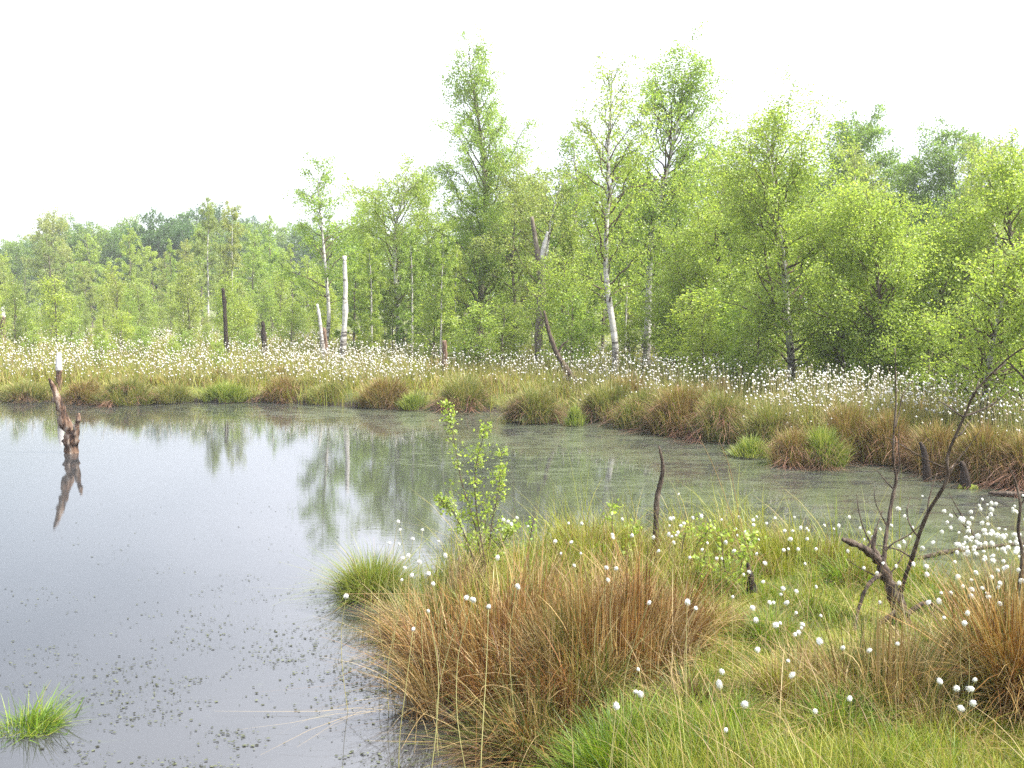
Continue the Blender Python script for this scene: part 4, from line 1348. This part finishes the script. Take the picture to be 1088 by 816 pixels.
# ------------------------------------------------------------------ leafy saplings on the near bank
def sapling(label, Y, stems, leaf, nl, seed, spread=0.02, name="birch_sapling", tint='fresh', twl=0.16, gz=0.1):
    g = np.random.default_rng(seed)
    b = np.array((xat(stems[0][0][0], Y), Y, gz))
    r = thing(name, label, "sapling", b)
    f = Y / F
    tp, lv = [], []
    for si, st in enumerate(stems):
        P = np.array(P_(st, Y, [0.12 * math.sin(seed + si * 2.1) * j / len(st) for j in range(len(st))])) - b
        if si == 0 or True:
            P[0, 2] = min(P[0, 2], 0.1)
        V, Q = tube(P, np.linspace(0.0055, 0.0014, len(P)), 6, 5)
        tp.append((V, Q))
        d = np.linspace(0, 1, len(P))
        m = max(8, int(nl / len(stems) / 7))
        t = g.uniform(0.25, 1, m)
        s = np.stack([np.interp(t, d, P[:, k]) for k in range(3)], 1)
        az = g.uniform(0, 6.28, m)
        Lt = twl * (1.15 - t * 0.75) * g.uniform(0.5, 1.3, m)
        u = np.linspace(0, 1, 4)[None, :]
        tw = np.stack([np.cos(az)[:, None] * Lt[:, None] * u, np.sin(az)[:, None] * Lt[:, None] * u, Lt[:, None] * (0.7 * u - 0.25 * u ** 2)], 2) + s[:, None, :]
        tp.append(tubes(tw, np.full((m, 4), 0.0013), 3))
        li = g.integers(0, m, int(nl / len(stems)))
        q = g.uniform(0.15, 1, len(li))
        k = np.clip(q * 3, 0, 2.999)
        i0 = k.astype(int)
        fr = (k - i0)[:, None]
        lv.append(tw[li, i0] * (1 - fr) + tw[li, i0 + 1] * fr + g.normal(0, spread, (len(li), 3)))
    V, Q = cat_meshes(tp)
    link("stem", mk_mesh("stem", V, Q, True), M['twig'], r)
    c = np.concatenate(lv)
    # leaves with a midrib fold: two quads each
    n = len(c)
    a = g.normal(0, 1, (n, 3)); a[:, 2] -= 0.5
    a /= np.linalg.norm(a, axis=1, keepdims=True)
    bb = np.cross(a, g.normal(0, 1, (n, 3))); bb /= np.linalg.norm(bb, axis=1, keepdims=True)
    nn = np.cross(a, bb)
    s = leaf * g.uniform(0.6, 1.2, (n, 1))
    pts = [c - a * s * .5, c - a * s * .15 + bb * s * .36 + nn * s * .08, c + a * s * .2 + bb * s * .26 + nn * s * .06, c + a * s * .6, c + a * s * .2 - bb * s * .26 + nn * s * .06, c - a * s * .15 - bb * s * .36 + nn * s * .08]
    V = np.stack(pts, 1).reshape(-1, 3)
    k = np.arange(n)[:, None] * 6
    Q = np.concatenate([k + np.array([[0, 1, 2, 3]]), k + np.array([[0, 3, 4, 5]])])
    o = link("foliage", mk_mesh("foliage", V, Q), M['leaf'], r)
    o.color = GREEN[tint]
    return r


sapling("young leafy birch sapling rising above the rushes left of centre", 6.7,
        [[(520, 640), (514, 590), (506, 540), (505, 500), (512, 470), (515, 452)], [(517, 610), (505, 560), (490, 510), (482, 465), (474, 430)],
         [(516, 600), (522, 560), (530, 520), (533, 480)], [(514, 610), (498, 580), (482, 545), (466, 530)], [(516, 610), (528, 590), (538, 570), (545, 560)]], 0.0215, 1700, 11, tint='lime', spread=0.014, twl=0.125)
sapling("low bright leafy sapling behind the small jagged stump", 6.5,
        [[(775, 650), (772, 620), (768, 590), (766, 565)], [(780, 650), (786, 610), (792, 580), (800, 572)], [(770, 650), (756, 620), (748, 590)]], 0.028, 420, 12, tint='lime', twl=0.16)
sapling("thin leafy shoot above the straw tussock left of the curved stick", 7.1,
        [[(652, 600), (651, 570), (650, 535)], [(664, 600), (668, 580), (672, 560)]], 0.026, 130, 13, tint='lime', twl=0.1)
sapling("few leaved shoot beside the young birch sapling's right side", 6.9, [[(560, 610), (562, 580), (568, 548)]], 0.024, 40, 14, twl=0.08)
sapling("pale leafy shoot right of the curved bare stick", 7.1, [[(722, 600), (726, 575), (735, 552)], [(730, 600), (740, 580), (756, 560)]], 0.026, 150, 15, tint='lime', twl=0.12)

# ------------------------------------------------------------------ cotton grass one can count on the near bank
g = np.random.default_rng(99)


def head_mesh(seed):
    g = np.random.default_rng(seed)
    import bmesh
    bm = bmesh.new()
    bmesh.ops.create_icosphere(bm, subdivisions=3, radius=1.0)
    V = np.array([v.co[:] for v in bm.verts])
    Fc = np.array([[v.index for v in f.verts] for f in bm.faces])
    bm.free()
    nz = sum(np.sin(V @ g.normal(0, 3.0, 3) + g.uniform(0, 6)) for _ in range(6)) / 6
    V = V * (0.86 + 0.30 * nz + g.normal(0, 0.04, len(V)))[:, None] * np.array([1, 1, g.uniform(0.9, 1.2)])
    V[:, 2] = np.where(V[:, 2] < 0, V[:, 2] * 1.15, V[:, 2])
    # loose silky hairs
    n = 320
    wind = np.array([g.normal(0.25, 0.15), g.normal(0, 0.2), -0.18])
    d = g.normal(0, 1, (n, 3)); d /= np.linalg.norm(d, axis=1, keepdims=True)
    sd = np.cross(d, g.normal(0, 1, (n, 3))); sd /= np.linalg.norm(sd, axis=1, keepdims=True)
    a, t = d * 0.7, d * g.uniform(1.0, 1.55, (n, 1)) + wind
    H = np.stack([a - sd * 0.04, a + sd * 0.04, t], 1).reshape(-1, 3)
    V2 = np.concatenate([V, H])
    F2 = np.concatenate([Fc, np.arange(n * 3).reshape(n, 3) + len(V)])
    return V2 * 0.0092, F2


zones = {
    'tip': ("white tufted cotton grass stem on the left tip of near bank", "cotton grass stems on the left tip of the near bank"),
    'rush': ("white tufted cotton grass stem standing among the brown rushes", "cotton grass stems among the brown rushes"),
    'mid': ("white tufted cotton grass stem in the green middle of near bank", "cotton grass stems in the green middle of the near bank"),
    'back': ("white tufted cotton grass stem along the back edge of near bank", "cotton grass stems along the back edge of the near bank"),
    'shrub': ("white tufted cotton grass stem around the bare dead shrub", "cotton grass stems around the bare dead shrub"),
    'right': ("white tufted cotton grass stem in the dense patch at right edge", "cotton grass stems in the dense patch at the right edge"),
}
heads = {
    'tip': [(423, 554), (425, 563), (449, 563), (466, 575), (414, 577), (424, 578), (439, 573), (434, 590), (428, 593), (445, 597), (430, 603), (438, 611), (455, 610), (460, 620), (427, 616), (473, 590),
            (535, 552), (540, 554), (543, 557), (549, 550), (561, 559), (522, 566), (529, 592), (596, 588), (368, 633)],
    'rush': [(455, 649), (439, 668), (519, 645), (503, 637), (495, 635), (550, 623), (610, 601), (617, 588), (644, 603), (646, 616), (678, 711), (676, 735), (680, 737), (655, 750), (730, 639), (739, 646), (700, 585),
             (655, 604), (590, 575), (607, 576), (618, 556), (604, 556), (690, 640)],
    'mid': [(767, 713), (764, 726), (791, 748), (771, 775), (799, 646), (822, 640), (825, 664), (846, 651), (872, 654), (845, 674), (870, 681), (837, 702), (842, 717), (896, 688), (924, 691), (903, 742), (866, 755), (846, 628),
            (851, 667), (811, 618), (836, 640), (853, 664), (805, 690), (790, 610), (818, 640), (829, 662), (848, 672)],
    'shrub': [(953, 684), (997, 638), (1003, 656), (1028, 651), (1025, 662), (1062, 620), (1062, 641), (999, 724), (1017, 731), (1036, 722), (1032, 732), (1034, 747), (1021, 752), (1048, 630), (1000, 630), (980, 527), (1010, 630), (985, 610),
              (927, 570), (923, 566), (918, 573), (935, 562), (961, 548), (964, 551), (947, 558), (970, 560), (960, 575), (972, 585), (955, 580), (980, 582), (967, 570)],
    'back': [(721, 525), (736, 550), (745, 548), (804, 549), (800, 553), (785, 549), (834, 564), (848, 583), (867, 583), (886, 562), (840, 573), (857, 561)],
    'right': [],
}
for _ in range(48):
    heads['back'].append((g.uniform(640, 920), 548 + abs(g.normal(0, 30)) + max(0, (700 - 0) * 0)))
for _ in range(6):
    heads['mid'].append((g.uniform(760, 900), g.uniform(600, 690)))
for _ in range(10):
    heads['shrub'].append((g.uniform(905, 1010), g.uniform(545, 640)))
for _ in range(102):
    a = g.uniform(0, 1)
    heads['right'].append((g.normal(1050, 30), 568 + g.normal(0, 19) + 0.25 * g.normal(0, 20)))
for _ in range(14):
    heads['right'].append((g.normal(1062, 25), g.uniform(600, 640)))
hm = []
for k in range(5):
    V, Fq = head_mesh(500 + k)
    me = mk_mesh("seed_head", V, Fq, True)
    me.materials.append(M['cotton'])
    hm.append(me)
sm = []
for k in range(6):       # stems of unit height, each with its own bend
    b1, b2 = g.normal(0, 0.06, 2), g.normal(0, 0.12, 2)
    P = np.array([(0, 0, -0.06), (b1[0], b1[1], 0.35), (b1[0] + b2[0] * .5, b1[1] + b2[1] * .5, 0.7), (b2[0], b2[1], 1.0)])
    V, Q = tube(P, [0.003, 0.0026, 0.0022, 0.0018], 5, 4)
    me = mk_mesh("stem", V, Q, True)
    me.materials.append(M['stem'])
    sm.append((me, P[-1]))
hk = 0
for zn, lst in heads.items():
    for (px, py) in lst:
        hz = 0.20 + g.uniform(0.36, 0.5)
        if zn == 'rush':
            hz += 0.1
        p = at(px, py, hz)
        if p[1] > 8.2:
            p = pt(px, py, g.uniform(7.4, 8.1))
        me, tip = sm[hk % 6]
        bx, by = p[0], p[1]
        bz = max(-0.05, float(ground_z(np.array([bx]), np.array([by]))[0]))
        hgt = p[2] - bz
        if hgt < 0.15:
            continue
        o = thing("cotton_grass_stem", zones[zn][0], "cotton grass", (bx - tip[0] * hgt, by - tip[1] * hgt, bz), 0, zones[zn][1])
        s = bpy.data.objects.new("stem", me)
        col.objects.link(s)
        s.parent = o
        s.scale = (hgt, hgt, hgt) if False else (hgt, hgt, hgt)
        h = bpy.data.objects.new("seed_head", hm[hk % 5])
        col.objects.link(h)
        h.parent = o
        h.location = Vector(tip * hgt)
        sc_ = g.uniform(0.7, 1.3) * (1.2 if zn == 'right' else 1.0)
        h.scale = (sc_ * g.uniform(0.85, 1.15), sc_ * g.uniform(0.75, 1.0), sc_ * g.uniform(0.85, 1.25))
        h.rotation_euler = (g.uniform(-0.8, 0.8), g.uniform(-0.8, 0.8), g.uniform(0, 6))
        hk += 1

# ------------------------------------------------------------------ floating bits on the water
g = np.random.default_rng(123)
n = 110000
px = g.uniform(-40, 720, n)
py = g.uniform(520, 860, n)
u = (px - 544) / F
v = -(py - 408) / F
s = -CAM_H / (-SP + v * CP)
x, y = u * s, (CP + v * SP) * s
sd = pond_sd(x, y)
cl = 0.5 + 0.5 * (np.sin(2.1 * x + 3 * np.sin(0.9 * y)) * np.sin(3.3 * y + 1.5 * x + 2)) + 0.5 * (np.sin(7.3 * x + 2 * np.sin(4 * y)) * np.sin(8.1 * y - 2 * x))
p = np.clip(cl - 0.35, 0, 1) * np.clip((py - 500) / 250, 0.05, 1) * np.clip(0.35 + px / 600, 0.35, 1) * 0.55 + 0.55 * np.exp(-np.clip(-sd, 0, 9) / 0.22)
ok = (sd < -0.02) & (g.uniform(0, 1, n) < p)
x, y = x[ok], y[ok]
n = len(x)
a = g.uniform(0, 6.28, n)
r1 = 0.002 + 0.011 * g.uniform(0, 1, n) ** 2.2
r2 = r1 * g.uniform(0.35, 0.9, n)
c, s_ = np.cos(a), np.sin(a)
z = g.uniform(0.002, 0.006, n)
V = np.stack([np.stack([x + c * r1, y + s_ * r1, z], 1), np.stack([x - s_ * r2, y + c * r2, z + 0.002], 1), np.stack([x - c * r1, y - s_ * r1, z], 1), np.stack([x + s_ * r2, y - c * r2, z + 0.001], 1)], 1).reshape(-1, 3)
M['debris'] = blade_mat("floating_bits", [(0, (0.02, 0.02, 0.012)), (0.5, (0.05, 0.055, 0.03)), (1, (0.11, 0.12, 0.07))], trans=0.1)
structure(link("floating_plant_debris", mk_mesh("floating_plant_debris", V, np.arange(n * 4).reshape(n, 4)), M['debris']), "stuff")

# ------------------------------------------------------------------ haze
HAZE = 0.0008
if HAZE:
    V = np.array([(sx * 950, sy * 950, sz) for sz in (-2.0, 26.0) for sy in (-1, 1) for sx in (-1, 1)], float)
    Q = np.array([(0, 2, 3, 1), (4, 5, 7, 6), (0, 1, 5, 4), (2, 6, 7, 3), (0, 4, 6, 2), (1, 3, 7, 5)])
    m, t, N, L = new_mat("haze_air")
    pv = N("ShaderNodeVolumePrincipled")
    pv.inputs['Color'].default_value = (0.93, 0.96, 1.0, 1)
    pv.inputs['Density'].default_value = HAZE
    o = N("ShaderNodeOutputMaterial")
    L(pv.outputs[0], o.inputs['Volume'])
    h = link("haze", mk_mesh("haze", V, Q), m)
    structure(h, "stuff")
